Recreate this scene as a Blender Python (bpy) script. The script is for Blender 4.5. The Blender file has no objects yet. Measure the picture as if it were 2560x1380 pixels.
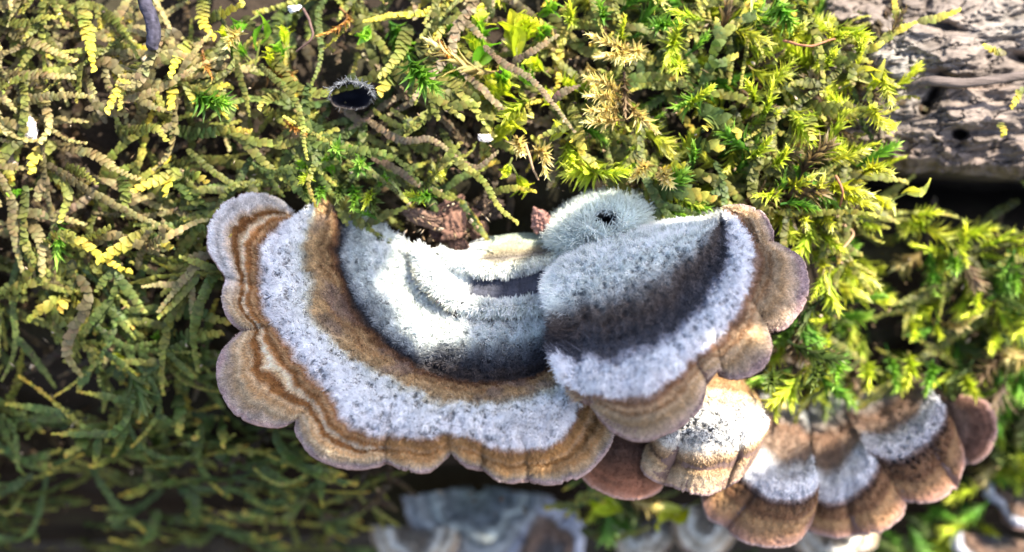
import bpy, math, random
import numpy as np
from mathutils import Matrix, Vector

# ---------------------------------------------------------------- camera, sky, sun, exposure
# One Blender unit is one centimetre: a close-up of bracket fungi on a mossy log.
SC = bpy.context.scene
SC.unit_settings.system = 'METRIC'
SC.unit_settings.scale_length = 0.01
PITCH = math.radians(38.0)          # the camera looks down at the side of the log
DIST = 9.4                          # cm from the lens to the plane of sharpest focus
PXCM = 320.0                        # photograph pixels per cm on that plane
SP, CP = math.sin(PITCH), math.cos(PITCH)
ORG = np.array([0.0, 0.0, 11.0])    # centre of the view above the forest floor
# local axes: u along the log, v up the view, w out of the log towards the camera
AX = np.array([[1.0, 0, 0], [0, SP, CP], [0, -CP, SP]])


def W3(p):
    """local (u, v, w) -> world"""
    return np.asarray(p, float) @ AX + ORG


def D3(d):
    return np.asarray(d, float) @ AX


def at(px, py, w):
    """point at depth w seen at photograph position px, py"""
    px, py, w = np.broadcast_arrays(np.asarray(px, float), np.asarray(py, float), np.asarray(w, float))
    k = (DIST - w) / DIST
    return np.stack([(px - 1280) / PXCM * k, (690 - py) / PXCM * k, w], -1)


cam_d = bpy.data.cameras.new('camera')
cam = bpy.data.objects.new('camera', cam_d)
SC.collection.objects.link(cam)
SC.camera = cam
cam.location = W3([0, 0, DIST])
cam.rotation_euler = (math.pi / 2 - PITCH, 0, 0)
cam_d.sensor_width = 36
cam_d.lens = 36 * DIST / 8.0
cam_d.clip_start = 0.1
cam_d.clip_end = 3000
cam_d.dof.use_dof = True
cam_d.dof.focus_distance = DIST - 0.25
APERTURE = 0.25                     # lens opening in cm
cam_d.dof.aperture_fstop = cam_d.lens * 1e-3 / APERTURE

SUN = np.array([0.50, 0.58, 0.64])  # direction towards the sun, local axes
SUN /= np.linalg.norm(SUN)
sw = Vector(D3(SUN))
elev = math.asin(sw.z)
azim = math.atan2(sw.x, sw.y)
world = bpy.data.worlds.new('World')
SC.world = world
world.use_nodes = True
nt = world.node_tree
sky = nt.nodes.new('ShaderNodeTexSky')
sky.sky_type = 'NISHITA'
sky.sun_disc = False
sky.sun_elevation = elev
sky.sun_rotation = azim
sky.air_density = 0.8
sky.dust_density = 2.0
sky.ozone_density = 0.5
nt.links.new(sky.outputs[0], nt.nodes['Background'].inputs[0])
nt.nodes['Background'].inputs[1].default_value = 0.15
sun_d = bpy.data.lights.new('sun', 'SUN')
sun = bpy.data.objects.new('sun', sun_d)
SC.collection.objects.link(sun)
sun.rotation_euler = sw.to_track_quat('Z', 'Y').to_euler()
sun.location = Vector(W3(SUN * 40))
sun_d.energy = 5.0
sun_d.angle = math.radians(0.45)
sun_d.color = (1.0, 0.91, 0.76)
SC.view_settings.view_transform = 'Standard'
SC.view_settings.look = 'None'
SC.view_settings.gamma = 1
SC.view_settings.exposure = 1.76
SC.render.engine = 'CYCLES'
SC.cycles.use_denoising = True
SC.cycles.use_adaptive_sampling = False
SC.cycles.max_bounces = 8
SC.cycles.transmission_bounces = 6
SC.cycles_curves.shape = 'RIBBONS'

rng = np.random.default_rng(7)
random.seed(7)

# ---------------------------------------------------------------- noise
def _h(i, j, k, seed):
    n = (i * 374761393 + j * 668265263 + k * 2147483647 + seed * 974634521) & 0xFFFFFFFF
    n = ((n ^ (n >> 13)) * 1274126177) & 0xFFFFFFFF
    return ((n ^ (n >> 16)) & 0xFFFFFF) / float(0xFFFFFF)


def vnoise(p, seed=0):
    p = np.asarray(p, float)
    f = np.floor(p)
    i = f.astype(np.int64)
    t = p - f
    t = t * t * (3 - 2 * t)
    r = 0
    for dx in (0, 1):
        for dy in (0, 1):
            for dz in (0, 1):
                wgt = (t[..., 0] if dx else 1 - t[..., 0]) * (t[..., 1] if dy else 1 - t[..., 1]) * (t[..., 2] if dz else 1 - t[..., 2])
                r = r + wgt * _h(i[..., 0] + dx, i[..., 1] + dy, i[..., 2] + dz, seed)
    return r * 2 - 1


def fbm(p, octv=4, seed=0):
    p = np.asarray(p, float)
    r, a = 0, 0.5
    for o in range(octv):
        r = r + a * vnoise(p * 2.0 ** o + 17.3 * o, seed + o)
        a *= 0.5
    return r


def worley(p, seed=0):
    """distance to and vector from the nearest cell point, cell size 1"""
    p = np.asarray(p, float)
    f = np.floor(p).astype(np.int64)
    best = np.full(p.shape[:-1], 9.0)
    vec = np.zeros_like(p)
    for dx in (-1, 0, 1):
        for dy in (-1, 0, 1):
            for dz in (-1, 0, 1):
                c = f + np.array([dx, dy, dz])
                q = np.stack([c[..., k] + _h(c[..., 0], c[..., 1], c[..., 2], seed + 11 * k) for k in range(3)], -1)
                d = p - q
                l = np.sqrt((d * d).sum(-1))
                m = l < best
                best = np.where(m, l, best)
                vec = np.where(m[..., None], d, vec)
    return best, vec


def sstep(a, b, x):
    t = np.clip((np.asarray(x, float) - a) / (b - a), 0, 1)
    return t * t * (3 - 2 * t)


def norm(v):
    v = np.asarray(v, float)
    return v / np.maximum(np.linalg.norm(v, axis=-1, keepdims=True), 1e-9)


def catmull(P, x):
    P = np.asarray(P, float)
    n = len(P)
    x = np.clip(np.asarray(x, float), 0, n - 1)
    i = np.minimum(x.astype(int), n - 2)
    t = (x - i).reshape((-1,) + (1,) * (P.ndim - 1))
    E = np.concatenate([[2 * P[0] - P[1]], P, [2 * P[-1] - P[-2]]])
    a, b, c, d = E[i], E[i + 1], E[i + 2], E[i + 3]
    return 0.5 * (2 * b + (c - a) * t + (2 * a - 5 * b + 4 * c - d) * t * t + (3 * b - a - 3 * c + d) * t ** 3)


# ---------------------------------------------------------------- materials
MATS = {}


def nodemat(name):
    m = bpy.data.materials.new(name)
    m.use_nodes = True
    MATS[name] = m
    t = m.node_tree
    return m, t, t.nodes['Principled BSDF'], t.nodes['Material Output']


def mix_rgb(t, kind, fac, a, b):
    n = t.nodes.new('ShaderNodeMix')
    n.data_type = 'RGBA'
    n.blend_type = kind
    for sock, val in ((n.inputs['Factor'], fac), (n.inputs[6], a), (n.inputs[7], b)):
        if hasattr(val, 'links'):
            t.links.new(val, sock)
        else:
            sock.default_value = val
    return n.outputs[2]


def coloured(name, source='ATTR', trans=0.0, rough=0.6, grain=60.0, amount=0.25, bump=0.0, spec=0.3, sheen=0.0, tint=(1, 1, 1, 1), stretch=None):
    """material whose colour comes from the Col attribute or the object colour, with fine grain"""
    m, t, b, out = nodemat(name)
    if source == 'ATTR':
        s = t.nodes.new('ShaderNodeAttribute')
        s.attribute_name = 'Col'
        col = s.outputs['Color']
    else:
        s = t.nodes.new('ShaderNodeObjectInfo')
        col = s.outputs['Color']
    tc = t.nodes.new('ShaderNodeTexCoord')
    nz = t.nodes.new('ShaderNodeTexNoise')
    nz.inputs['Scale'].default_value = grain
    nz.inputs['Detail'].default_value = 4
    if stretch:
        mp_ = t.nodes.new('ShaderNodeMapping')
        mp_.inputs['Scale'].default_value = stretch
        t.links.new(tc.outputs['Object'], mp_.inputs['Vector'])
        t.links.new(mp_.outputs[0], nz.inputs['Vector'])
        nz.inputs['Detail'].default_value = 8
        nz.inputs['Roughness'].default_value = 0.65
    else:
        t.links.new(tc.outputs['Object'], nz.inputs['Vector'])
    mr = t.nodes.new('ShaderNodeMapRange')
    mr.inputs['From Min'].default_value = 0.3
    mr.inputs['From Max'].default_value = 0.7
    mr.inputs['To Min'].default_value = 1 - amount
    mr.inputs['To Max'].default_value = 1 + amount
    t.links.new(nz.outputs['Fac'], mr.inputs['Value'])
    sc = t.nodes.new('ShaderNodeVectorMath')
    sc.operation = 'SCALE'
    t.links.new(col, sc.inputs[0])
    t.links.new(mr.outputs[0], sc.inputs['Scale'])
    c2 = sc.outputs[0]
    t.links.new(c2, b.inputs['Base Color'])
    b.inputs['Roughness'].default_value = rough
    b.inputs['Specular IOR Level'].default_value = spec
    b.inputs['Sheen Weight'].default_value = sheen
    if bump:
        bp = t.nodes.new('ShaderNodeBump')
        bp.inputs['Strength'].default_value = bump
        bp.inputs['Distance'].default_value = 0.02
        t.links.new(nz.outputs['Fac'], bp.inputs['Height'])
        t.links.new(bp.outputs[0], b.inputs['Normal'])
    if trans:
        tr = t.nodes.new('ShaderNodeBsdfTranslucent')
        t.links.new(mix_rgb(t, 'MULTIPLY', 1.0, c2, tint), tr.inputs['Color'])
        mx = t.nodes.new('ShaderNodeMixShader')
        mx.inputs[0].default_value = trans
        t.links.new(b.outputs[0], mx.inputs[1])
        t.links.new(tr.outputs[0], mx.inputs[2])
        t.links.new(mx.outputs[0], out.inputs['Surface'])
    return m


coloured('cap_skin', rough=0.95, grain=90, amount=0.22, bump=0.25, spec=0.1, sheen=0.2)
coloured('cap_under', rough=0.75, grain=40, amount=0.2, bump=0.2, spec=0.25)
coloured('fuzz', rough=0.9, grain=30, amount=0.08, spec=0.1, trans=0.25)
coloured('moss_leaf', trans=0.42, rough=0.52, grain=22, amount=0.3, spec=0.3, tint=(1.25, 1.2, 0.7, 1))
coloured('moss_leaf_single', source='OBJ', trans=0.42, rough=0.52, grain=1.6, amount=0.3, spec=0.3, tint=(1.25, 1.2, 0.7, 1))
coloured('wet_leaf', trans=0.5, rough=0.28, grain=12, amount=0.12, spec=0.5, tint=(1.3, 1.25, 0.6, 1))
coloured('stem', rough=0.8, grain=30, amount=0.3, bump=0.2)
coloured('wood', rough=0.9, grain=26, amount=0.28, bump=0.5, spec=0.2)
coloured('weathered_wood', rough=0.85, grain=7, amount=0.42, bump=1.0, spec=0.2, stretch=(0.45, 3.2, 3.2))
coloured('soil', rough=0.95, grain=3, amount=0.4, bump=0.5, spec=0.1)
coloured('chip', rough=0.55, grain=30, amount=0.3, bump=0.4, spec=0.4)

COL = SC.collection


def tag(o, label=None, cat=None, group=None, kind=None):
    if label:
        o['label'] = label
    if cat:
        o['category'] = cat
    if group:
        o['group'] = group
    if kind:
        o['kind'] = kind
    return o


def empty(name, base, label, cat, group=None):
    o = bpy.data.objects.new(name, None)
    o.empty_display_size = 0.1
    o.location = W3(base)
    COL.objects.link(o)
    return tag(o, label, cat, group)


def mesh(name, V, F, mat, parent=None, base=None, colors=None, smooth=True):
    """V in local (u, v, w); the object's origin is base (or its parent's)"""
    if parent is not None:
        top = parent
        while top.parent:
            top = top.parent
        o0 = np.array(top.location)
    else:
        o0 = W3(base if base is not None else np.asarray(V).mean(0))
    X = (W3(V) - o0).astype(np.float32)
    me = bpy.data.meshes.new(name)
    if isinstance(F, np.ndarray):
        k = F.shape[1]
        me.vertices.add(len(X))
        me.vertices.foreach_set('co', X.ravel())
        me.loops.add(F.size)
        me.loops.foreach_set('vertex_index', F.ravel().astype(np.int32))
        me.polygons.add(len(F))
        me.polygons.foreach_set('loop_start', np.arange(0, F.size, k, dtype=np.int32))
        me.update(calc_edges=True)
    else:
        me.from_pydata([tuple(x) for x in X], [], F)
    if smooth:
        me.polygons.foreach_set('use_smooth', np.ones(len(me.polygons), bool))
    if colors is not None:
        c = np.ones((len(X), 4), np.float32)
        c[:, :3] = np.clip(np.broadcast_to(np.asarray(colors), (len(X), 3)), 0, 1)
        a = me.color_attributes.new('Col', 'FLOAT_COLOR', 'POINT')
        a.data.foreach_set('color', c.ravel())
    me.materials.append(MATS[mat])
    me.validate()
    o = bpy.data.objects.new(name, me)
    COL.objects.link(o)
    if parent is not None:
        o.parent = parent
    else:
        o.location = o0
    return o


def gridfaces(n, m, off=0, flip=False, wrap=False):
    i = np.arange(n if wrap else n - 1)[:, None]
    j = np.arange(m - 1)[None, :]
    i2 = (i + 1) % n
    q = np.stack([i * m + j, i2 * m + j, i2 * m + j + 1, i * m + j + 1], -1).reshape(-1, 4)
    return (q[:, ::-1] if flip else q) + off


def tube(path, rad, sides=7, cap=True):
    path = np.asarray(path, float)
    n = len(path)
    rad = np.broadcast_to(rad, (n,))
    T = norm(np.gradient(path, axis=0))
    up = np.array([0.13, 0.21, 0.97])
    A = norm(np.cross(T, up))
    B = np.cross(T, A)
    th = np.linspace(0, 2 * math.pi, sides, endpoint=False)
    V = path[None] + rad[None, :, None] * (np.cos(th)[:, None, None] * A[None] + np.sin(th)[:, None, None] * B[None])
    return V.reshape(-1, 3), gridfaces(sides, n, wrap=True, flip=True)


def fuzz(name, P, N3, L, colr, parent, mat='fuzz', r0=0.0045, lift=None):
    """hairs: P roots, N3 directions (unnormalised adds length), local axes"""
    n = len(P)
    K = 4
    t = np.linspace(0, 1, K)
    side = norm(rng.normal(size=(n, 3)))
    pts = P[:, None] + N3[:, None] * (L[:, None, None] * t[None, :, None]) + side[:, None] * (L[:, None, None] * 0.22 * (t ** 2)[None, :, None])
    o0 = np.array(parent.location)
    X = (W3(pts.reshape(-1, 3)) - o0).astype(np.float32)
    hc = bpy.data.hair_curves.new(name)
    hc.add_curves([K] * n)
    hc.attributes['position'].data.foreach_set('vector', X.ravel())
    r = hc.attributes.get('radius') or hc.attributes.new('radius', 'FLOAT', 'POINT')
    rr = r0 * (1 - 0.75 * t)[None, :] * rng.uniform(0.7, 1.3, n)[:, None]
    r.data.foreach_set('value', rr.astype(np.float32).ravel())
    c = np.ones((n, K, 4), np.float32)
    c[..., :3] = np.clip(colr[:, None, :] * np.linspace(0.9, 1.12, K)[None, :, None], 0, 0.9)
    a = hc.attributes.new('Col', 'FLOAT_COLOR', 'POINT')
    a.data.foreach_set('color', c.ravel())
    hc.materials.append(MATS[mat])
    o = bpy.data.objects.new(name, hc)
    COL.objects.link(o)
    o.parent = parent
    o['kind'] = 'stuff'
    return o

# ---------------------------------------------------------------- forest floor and log
LV, LW, LR = 1.2, -5.08, 4.22       # axis (v, w) and radius of the log


def Hlog(u, v):
    """depth w of the smooth log surface at (u, v)"""
    return LW + np.sqrt(np.maximum(LR ** 2 - (np.asarray(v, float) - LV) ** 2, 0.05)) + recess(np.asarray(u, float), np.asarray(v, float))


def recess(u, v):
    """the log is rotted back below the bare plate"""
    return -0.75 * sstep(2.2, 3.2, u) * (1 - sstep(0.35, 0.75, v)) * sstep(-3.2, -1.2, v)


def on_log(px, py, lift=0.0):
    """point on the log seen at px, py"""
    px, py, lift = np.broadcast_arrays(np.asarray(px, float), np.asarray(py, float), np.asarray(lift, float))
    ws = np.linspace(1.0, -4.6, 180)
    p = at(px[..., None], py[..., None], ws)
    f = ws - (Hlog(p[..., 0], p[..., 1]) + lift[..., None])
    hit = np.argmax(f <= 0, axis=-1)
    hit = np.where((f <= 0).any(-1), np.maximum(hit, 1), 150)
    f0 = np.take_along_axis(f, (hit - 1)[..., None], -1)[..., 0]
    f1 = np.take_along_axis(f, hit[..., None], -1)[..., 0]
    k = np.clip(f0 / np.where(np.abs(f0 - f1) < 1e-9, 1, f0 - f1), 0, 1)
    return at(px, py, ws[hit - 1] + (ws[hit] - ws[hit - 1]) * k)


def log_normal(v):
    n = np.stack([0 * v, (v - LV) / LR, np.sqrt(np.maximum(1 - ((v - LV) / LR) ** 2, 0.02))], -1)
    return norm(n)


# ground sheet: leaf mould, in world axes
gx = np.concatenate([-np.geomspace(1500, 12, 24), np.linspace(-10, 10, 60), np.geomspace(12, 1500, 24)])
GX, GY = np.meshgrid(gx, gx, indexing='ij')
q = np.stack([GX, GY, 0 * GX], -1)
GZ = 0.35 * fbm(q * 0.35, 4, 5) * np.exp(-(GX ** 2 + GY ** 2) / 80000) - 0.3
gl = np.stack([GX, GY, GZ], -1).reshape(-1, 3)
loc = (gl - ORG) @ AX.T
gc = np.array([0.055, 0.04, 0.025]) * (1 + 0.5 * fbm(gl * 0.8, 4, 9))[:, None]
tag(mesh('ground', loc, gridfaces(len(gx), len(gx)), 'soil', base=loc[len(loc) // 2], colors=gc), kind='structure')

# the log itself: one closed rough cylinder
nu = np.concatenate([np.linspace(-17, -5, 40)[:-1], np.linspace(-5, 5, 230), np.linspace(5, 17, 40)[1:]])
th = np.concatenate([np.linspace(-1.0, 1.9, 170), np.linspace(1.9, 2 * math.pi - 1.0, 90)[1:-1]])
UU, TT = np.meshgrid(nu, th, indexing='ij')
# angle measured from the direction of w towards -v
vv, ww = LV - LR * np.sin(TT), LW + LR * np.cos(TT)
q = np.stack([UU * 0.7, vv * 1.6, ww * 1.6], -1)
dr = 0.16 * fbm(q, 5, 21) + 0.05 * fbm(q * 5, 3, 22)
# split under the loose bark plate
pxa = 1280 + UU * PXCM * DIST / (DIST - ww)
pya = 690 - vv * PXCM * DIST / (DIST - ww)
front = (np.cos(TT) > 0.3)
slit = front * sstep(2090, 2210, pxa) * np.exp(-((pya - (470 + 0.05 * (pxa - 2300))) / 66.0) ** 2)
dr = dr - 1.9 * slit 
dr = dr + front * recess(UU, vv)
# hollow under the large bracket where more brackets grow, out of focus
dr = dr - 0.9 * front * sstep(1170, 1260, pya) * sstep(880, 980, pxa) * (1 - sstep(1880, 2000, pxa))
# hollow behind the bracket where wood chips lie
dr = dr - 0.35 * front * np.exp(-((pxa - 1230) / 190.0) ** 2 - ((pya - 560) / 60.0) ** 2)
vv = LV - (LR + dr) * np.sin(TT)
ww = LW + (LR + dr) * np.cos(TT)
LV3 = np.stack([UU, vv, ww], -1)
nz = fbm(q * 2.2, 4, 31)
lc = np.array([0.024, 0.017, 0.012])[None, None] * (1 + 0.7 * nz[..., None]) + np.array([0.012, 0.016, 0.006]) * sstep(0, 0.5, fbm(q * 1.3, 3, 33))[..., None]
log = empty('fallen_log', [0, LV, LW], 'rotting fallen log covered in moss, liverwort and bracket fungi', 'log')
mesh('bark', LV3.reshape(-1, 3), gridfaces(len(nu), len(th)), 'wood', log, colors=lc.reshape(-1, 3))
# seam strip that closes the cylinder and its two end faces
n_t = len(th)
seam = np.concatenate([LV3[:, -1], LV3[:, 0]])
mesh('bark_seam', seam, np.stack([np.arange(len(nu) - 1), np.arange(1, len(nu)), np.arange(1, len(nu)) + len(nu), np.arange(len(nu) - 1) + len(nu)], -1), 'wood', log, colors=(0.07, 0.05, 0.035))
for e in (0, -1):
    ring = LV3[e]
    V = np.concatenate([[ring.mean(0)], ring])
    mesh('cut_end', V, [(0, 1 + i, 1 + (i + 1) % n_t) for i in range(n_t)], 'wood', log, colors=(0.2, 0.14, 0.09))

# bare weathered plate of wood on the upper corner, with a ragged lower lip over the slit
NX, NY = 420, 300
gx = np.linspace(1880, 3300, NX)
ty = np.linspace(0, 1, NY)
edge = 424 + 14 * fbm(np.stack([gx / 60, 0 * gx, 0 * gx], -1), 4, 40) + 7 * fbm(np.stack([gx / 14, 0 * gx, 0 * gx], -1), 2, 41) + 0.06 * (gx - 2300)
PXg = np.repeat(gx[:, None], NY, 1)
PYg = -260 + (edge[:, None] + 260) * ty[None] ** 0.9
sl = (PYg + 0.16 * (PXg - 2300))          # grain runs slightly downhill
q = np.stack([PXg / 260.0, sl / 62.0, 0 * PXg], -1)
warp = fbm(np.stack([PXg / 120, PYg / 120, 0 * PXg], -1), 3, 50)
f = fbm(q + 0.9 * warp[..., None], 5, 51)
terr = np.floor(f * 7 + warp) / 7
tf = f * 7 + warp - np.floor(f * 7 + warp)
terr = terr + sstep(0.82, 1.0, tf) / 7
fine = fbm(np.stack([PXg / 16, sl / 8, 0 * PXg], -1), 4, 52)
crk = np.abs(fbm(np.stack([PXg / 70, sl / 30, 0 * PXg + 2], -1), 4, 53))
h = 0.20 * f + 0.15 * terr + 0.03 * fine - 0.05 * (1 - sstep(0, .05, crk)) + .05 * fbm(np.stack([PXg / 45, sl / 22, 0 * PXg], -1), 3, 54)
def blob(x, y, rx, ry, rot=0.0):
    c, s = math.cos(rot), math.sin(rot)
    dx, dy = PXg - x, PYg - y
    return np.exp(-(((c * dx + s * dy) / rx) ** 2 + ((-s * dx + c * dy) / ry) ** 2))
h += 0.22 * blob(2330, 130, 190, 75, 0.12) + 0.12 * blob(2230, 170, 60, 90)
h -= 0.42 * sstep(0.25, 0.8, blob(2400, 336, 22, 15, 0.1)) + 0.16 * blob(2455, 330, 60, 13, -0.02)
h -= 0.40 * sstep(0.3, 0.8, blob(2312, 272, 16, 20, 0.4)) + 0.3 * blob(2350, 186, 26, 9, 0.15)
h -= 0.34 * blob(2150, 88, 60, 20, 0.1) + 0.30 * blob(2360, 66, 70, 14, 0.25) + 0.2 * blob(2240, 62, 16, 30) + 0.3 * blob(2560, 148, 40, 12, 0.2)
h -= 0.30 * blob(2330, 240, 12, 40, 0.55) * (PYg > 215)
h += 0.16 * blob(2400, 300, 110, 40) - 0.10 * sstep(345, 365, PYg - 8 * fine) * (1 - sstep(2500, 2560, PXg))
h += 0.10 * blob(2180, 40, 45, 30) + 0.12 * blob(2090, 40, 50, 30)
wp = -0.66 + h
wp = wp - 0.9 * (1 - sstep(1880, 2080, PXg)) - 0.25 * sstep(0.93, 1.0, ty)[None] ** 2
wp = wp - 0.5 * sstep(0, -260, PYg) - 0.12 * sstep(2600, 3300, PXg)
PV = at(PXg, PYg, wp)
# lip: the plate turns back under itself
back = []
for k, (dy, dwk) in enumerate(((2, -0.12), (-3, -0.45), (-12, -1.0), (-30, -1.9))):
    e = at(gx, PYg[:, -1], wp[:, -1]).copy()
    e[:, 2] += dwk
    e[:, 1] -= dy / PXCM
    back.append(e)
PV = np.concatenate([PV, np.stack(back, 1)], 1)
cn = fbm(np.stack([PXg / 90, PYg / 60, 0 * PXg + 4], -1), 4, 55)
base_c = np.array([0.152, 0.124, 0.108])
pc = base_c * (1 + 0.55 * cn[..., None] + 0.35 * fine[..., None])
pale = np.clip(blob(2235, 175, 75, 90) * 1.2 + 0.6 * blob(2520, 60, 120, 60), 0, 1) * sstep(-0.3, 0.3, fine + 0.2)
pc = pc * (1 - 0.75 * pale[..., None]) + np.array([0.28, 0.265, 0.24]) * 0.75 * pale[..., None]
rust = blob(2240, 365, 45, 22) + 0.5 * blob(2420, 215, 90, 10)
pc = pc * (1 - 0.5 * rust[..., None]) + np.array([0.30, 0.17, 0.10]) * 0.5 * rust[..., None]
low = sstep(340, 375, PYg - 10 * fine)[..., None]
pc = pc * (1 - 0.35 * low) + np.array([0.15, 0.11, 0.09]) * 0.35 * low
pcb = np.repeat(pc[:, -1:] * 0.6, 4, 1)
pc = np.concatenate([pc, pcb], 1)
mesh('bare_wood', PV.reshape(-1, 3), gridfaces(NX, NY + 4, flip=True), 'weathered_wood', log, colors=pc.reshape(-1, 3))

# a raised vein of wood running out of the plate
t = np.linspace(0, 1, 60)
vx = catmull([[2268, 228], [2290, 212], [2330, 203], [2400, 208], [2480, 200], [2570, 188], [2700, 182], [2900, 186]], t * 7)
wv = np.interp(vx[:, 0], [2268, 2330, 2450, 2900], [-0.46, -0.30, -0.28, -0.40])
path = at(vx[:, 0], vx[:, 1], wv)
V, F = tube(path, np.interp(t, [0, 0.08, 0.25, 1], [0.010, 0.036, 0.040, 0.036]) * (1 + 0.2 * fbm(np.stack([t * 30, t, t], -1), 3, 60)), 12)
V = V + 0.012 * fbm(V * np.array([4, 30, 30]), 3, 61)[:, None]
mesh('wood_vein', V, F, 'weathered_wood', log, colors=np.array([0.125, 0.10, 0.09]) * (1 + 0.6 * fbm(V * np.array([3, 40, 40]), 3, 62)[:, None]))

# ---------------------------------------------------------------- bracket fungi
DOWN = np.array([0.0, -CP, -SP])


def palette(keys, x):
    xs = [k[0] for k in keys]
    cs = np.array([k[1] for k in keys], float)
    return np.stack([np.interp(x, xs, cs[:, c]) for c in range(3)], -1)


def bracket(name, tab, wtab, keys, label, group=None, cusps=(), ns=300, nt=120, zones=(), hair=20000, hair_len=((0, .02), (9, .05)),
            pits=((0, 0), (9, 0)), pit_size=0.05, seed=1, bulge=0.1, crease=0.05, under_col=(0.20, 0.13, 0.11), thick=0.28, rim_col=(0.33, 0.23, 0.21),
            grain=0.12, hair_gain=1.12, hair_r=0.0036, extra=None, lean=0.55, cuspfade=1.1, wob=0.12, bald=None, edge_hair=0):
    """tab[c][r] = px, py of ring r (0 = margin) on spoke c; wtab[c][r] its depth; zones = (row, width, height) swells"""
    tab = np.asarray(tab, float)
    C, R = tab.shape[:2]
    wtab = np.asarray(wtab, float)
    tab = np.concatenate([tab, wtab[..., None]], -1)
    s = np.linspace(0, C - 1, ns)
    brk = [0] + [c for c in cusps if 0 < c < C - 1] + [C - 1]
    rows = []
    for r in range(R):
        sm = catmull(tab[:, r], s)
        if r <= 1:
            pc = np.zeros_like(sm)
            for a, b in zip(brk[:-1], brk[1:]):
                m = (s >= a) & (s <= b)
                pc[m] = catmull(tab[a:b + 1, r], s[m] - a) if b > a else tab[a, r]
            k = 1.0 if r == 0 else 0.6
            sm = sm * (1 - k) + pc * k
        rows.append(sm)
    # uneven, nicked margin
    e3 = np.stack([s * 1.7, 0 * s, 0 * s], -1)
    nick = .07 * fbm(e3, 3, seed + 20) + .035 * fbm(e3 * 5, 3, seed + 21) - .10 * sstep(.36, .5, fbm(e3 * 3.1 + 9, 2, seed + 22))
    rows[0] = rows[0] + (rows[0] - rows[1]) * (nick * np.minimum(1, 60 / np.maximum(np.linalg.norm((rows[0] - rows[1])[:, :2], axis=1), 1)))[:, None] * np.array([1, 1, 0])
    t = (R - 1) * np.linspace(0, 1, nt) ** 1.12
    G = catmull(np.stack(rows), t)                      # nt, ns, 3
    G = G.transpose(1, 0, 2)
    if edge_hair:                                       # ragged free edge on the first spoke
        rag = fbm(np.stack([t * 1.6, 0 * t, 0 * t], -1), 4, seed + 45)
        G[..., 0] += (26 * rag)[None] * np.exp(-s / .9)[:, None]
    S = np.repeat(s[:, None], nt, 1)
    T = np.repeat(t[None], ns, 0)
    w = G[..., 2].copy()
    # pillow each lobe between its cusps, and crease at the cusps
    lob = np.zeros(ns)
    for a, b in zip(brk[:-1], brk[1:]):
        m = (s >= a) & (s <= b)
        lob[m] = np.sin(math.pi * (s[m] - a) / max(b - a, 1e-6)) ** 0.7
    fade = 1 - sstep(0.5, cuspfade + 0.4, T)
    w += bulge * (lob[:, None] - 0.6) * fade
    for c in cusps:
        w -= crease * np.exp(-((S - c) / 0.22) ** 2) * (1 - sstep(cuspfade * 0.6, cuspfade + 0.7, T))
    P0 = at(G[..., 0], G[..., 1], w)
    Tn = T + wob * fbm(P0 * 3.5, 4, seed + 3) + wob * 0.5 * fbm(P0 * 13, 3, seed + 4)   # wavering zone edges
    Tn = Tn + wob * (.35 + .75 * sstep(.8, 1.4, T)) * fbm(np.stack([S * 1.3, T * .5, 0 * S], -1), 3, seed + 12)
    for zr, zw, zh in zones:
        w += zh * np.exp(-((Tn - zr) / zw) ** 2)
    w += 0.018 * fbm(P0 * 7, 4, seed + 5)
    # honeycomb pits in the woolly zones
    pw = np.interp(Tn, [p[0] for p in pits], [p[1] for p in pits])
    P0 = at(G[..., 0], G[..., 1], w)
    d1, vec = worley(P0 / pit_size, seed + 6)
    patchy = sstep(-0.4, 0.3, fbm(P0 * 2.6, 3, seed + 7) + 0.2)
    pitm = pw * patchy * (1 - sstep(0.28, 0.60, d1))
    w -= 0.06 * pitm
    if extra:
        w += extra(G[..., 0], G[..., 1], S, T)
    P = at(G[..., 0], G[..., 1], w)
    col = palette(keys, Tn) if not callable(keys) else keys(S, Tn, P)
    # thin irregular growth zones and radial fibres
    zone = fbm(np.stack([Tn * 8.5, S * .22, 0 * S], -1), 3, seed + 40) * (1 - .65 * np.clip(pw, 0, 1))
    fib = fbm(np.stack([S * 7.0, T * .9, 0 * S], -1), 3, seed + 41) * (1 - .5 * np.clip(pw, 0, 1))
    col = col * (1 + .55 * zone + .30 * fib)[..., None]
    mott = fbm(P * 10, 4, seed + 8)
    col = col * (1 + grain * 2.2 * mott[..., None])
    root = empty(name, P[ns // 2, -1], label, 'fungus', group)
    # margin, rolled rim and underside
    nu_ = 16
    tu = (R - 1) * np.linspace(0, 1, nu_) ** 1.3
    ji = np.clip(np.searchsorted(t, tu), 0, nt - 1)
    th = 0.02 + thick * (tu / (R - 1)) ** 0.7
    U = P[:, ji] + DOWN * th[None, :, None]
    out = norm(P[:, 0] - P[:, 3])
    rim1 = P[:, 0] + 0.014 * out + DOWN * 0.006
    rim2 = U[:, 0] + 0.012 * out
    under = np.concatenate([P[:, :1], rim1[:, None], rim2[:, None], U], 1)
    uc = np.tile(np.array(under_col), (ns, nu_ + 3, 1)) * (1 + 0.25 * fbm(under * 9, 3, seed + 9)[..., None])
    uc[:, :3] = np.array(rim_col) * (1 + 0.3 * fbm(under[:, :3] * 7, 3, seed + 10)[..., None])
    # the crust under the wool is darker than the hairs, and bare in the pits
    crust = col * (1 - 0.70 * np.clip(pw, 0, 1)[..., None])
    if bald:
        kb = bald(S, T)[..., None]
        crust = crust * (1 - kb) + np.array([.06, .05, .05]) * kb
    mesh('cap', P.reshape(-1, 3), gridfaces(ns, nt, flip=True), 'cap_skin', root, colors=crust.reshape(-1, 3))
    mesh('pore_surface', under.reshape(-1, 3), gridfaces(ns, nu_ + 3), 'cap_under', root, colors=uc.reshape(-1, 3))
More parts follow.
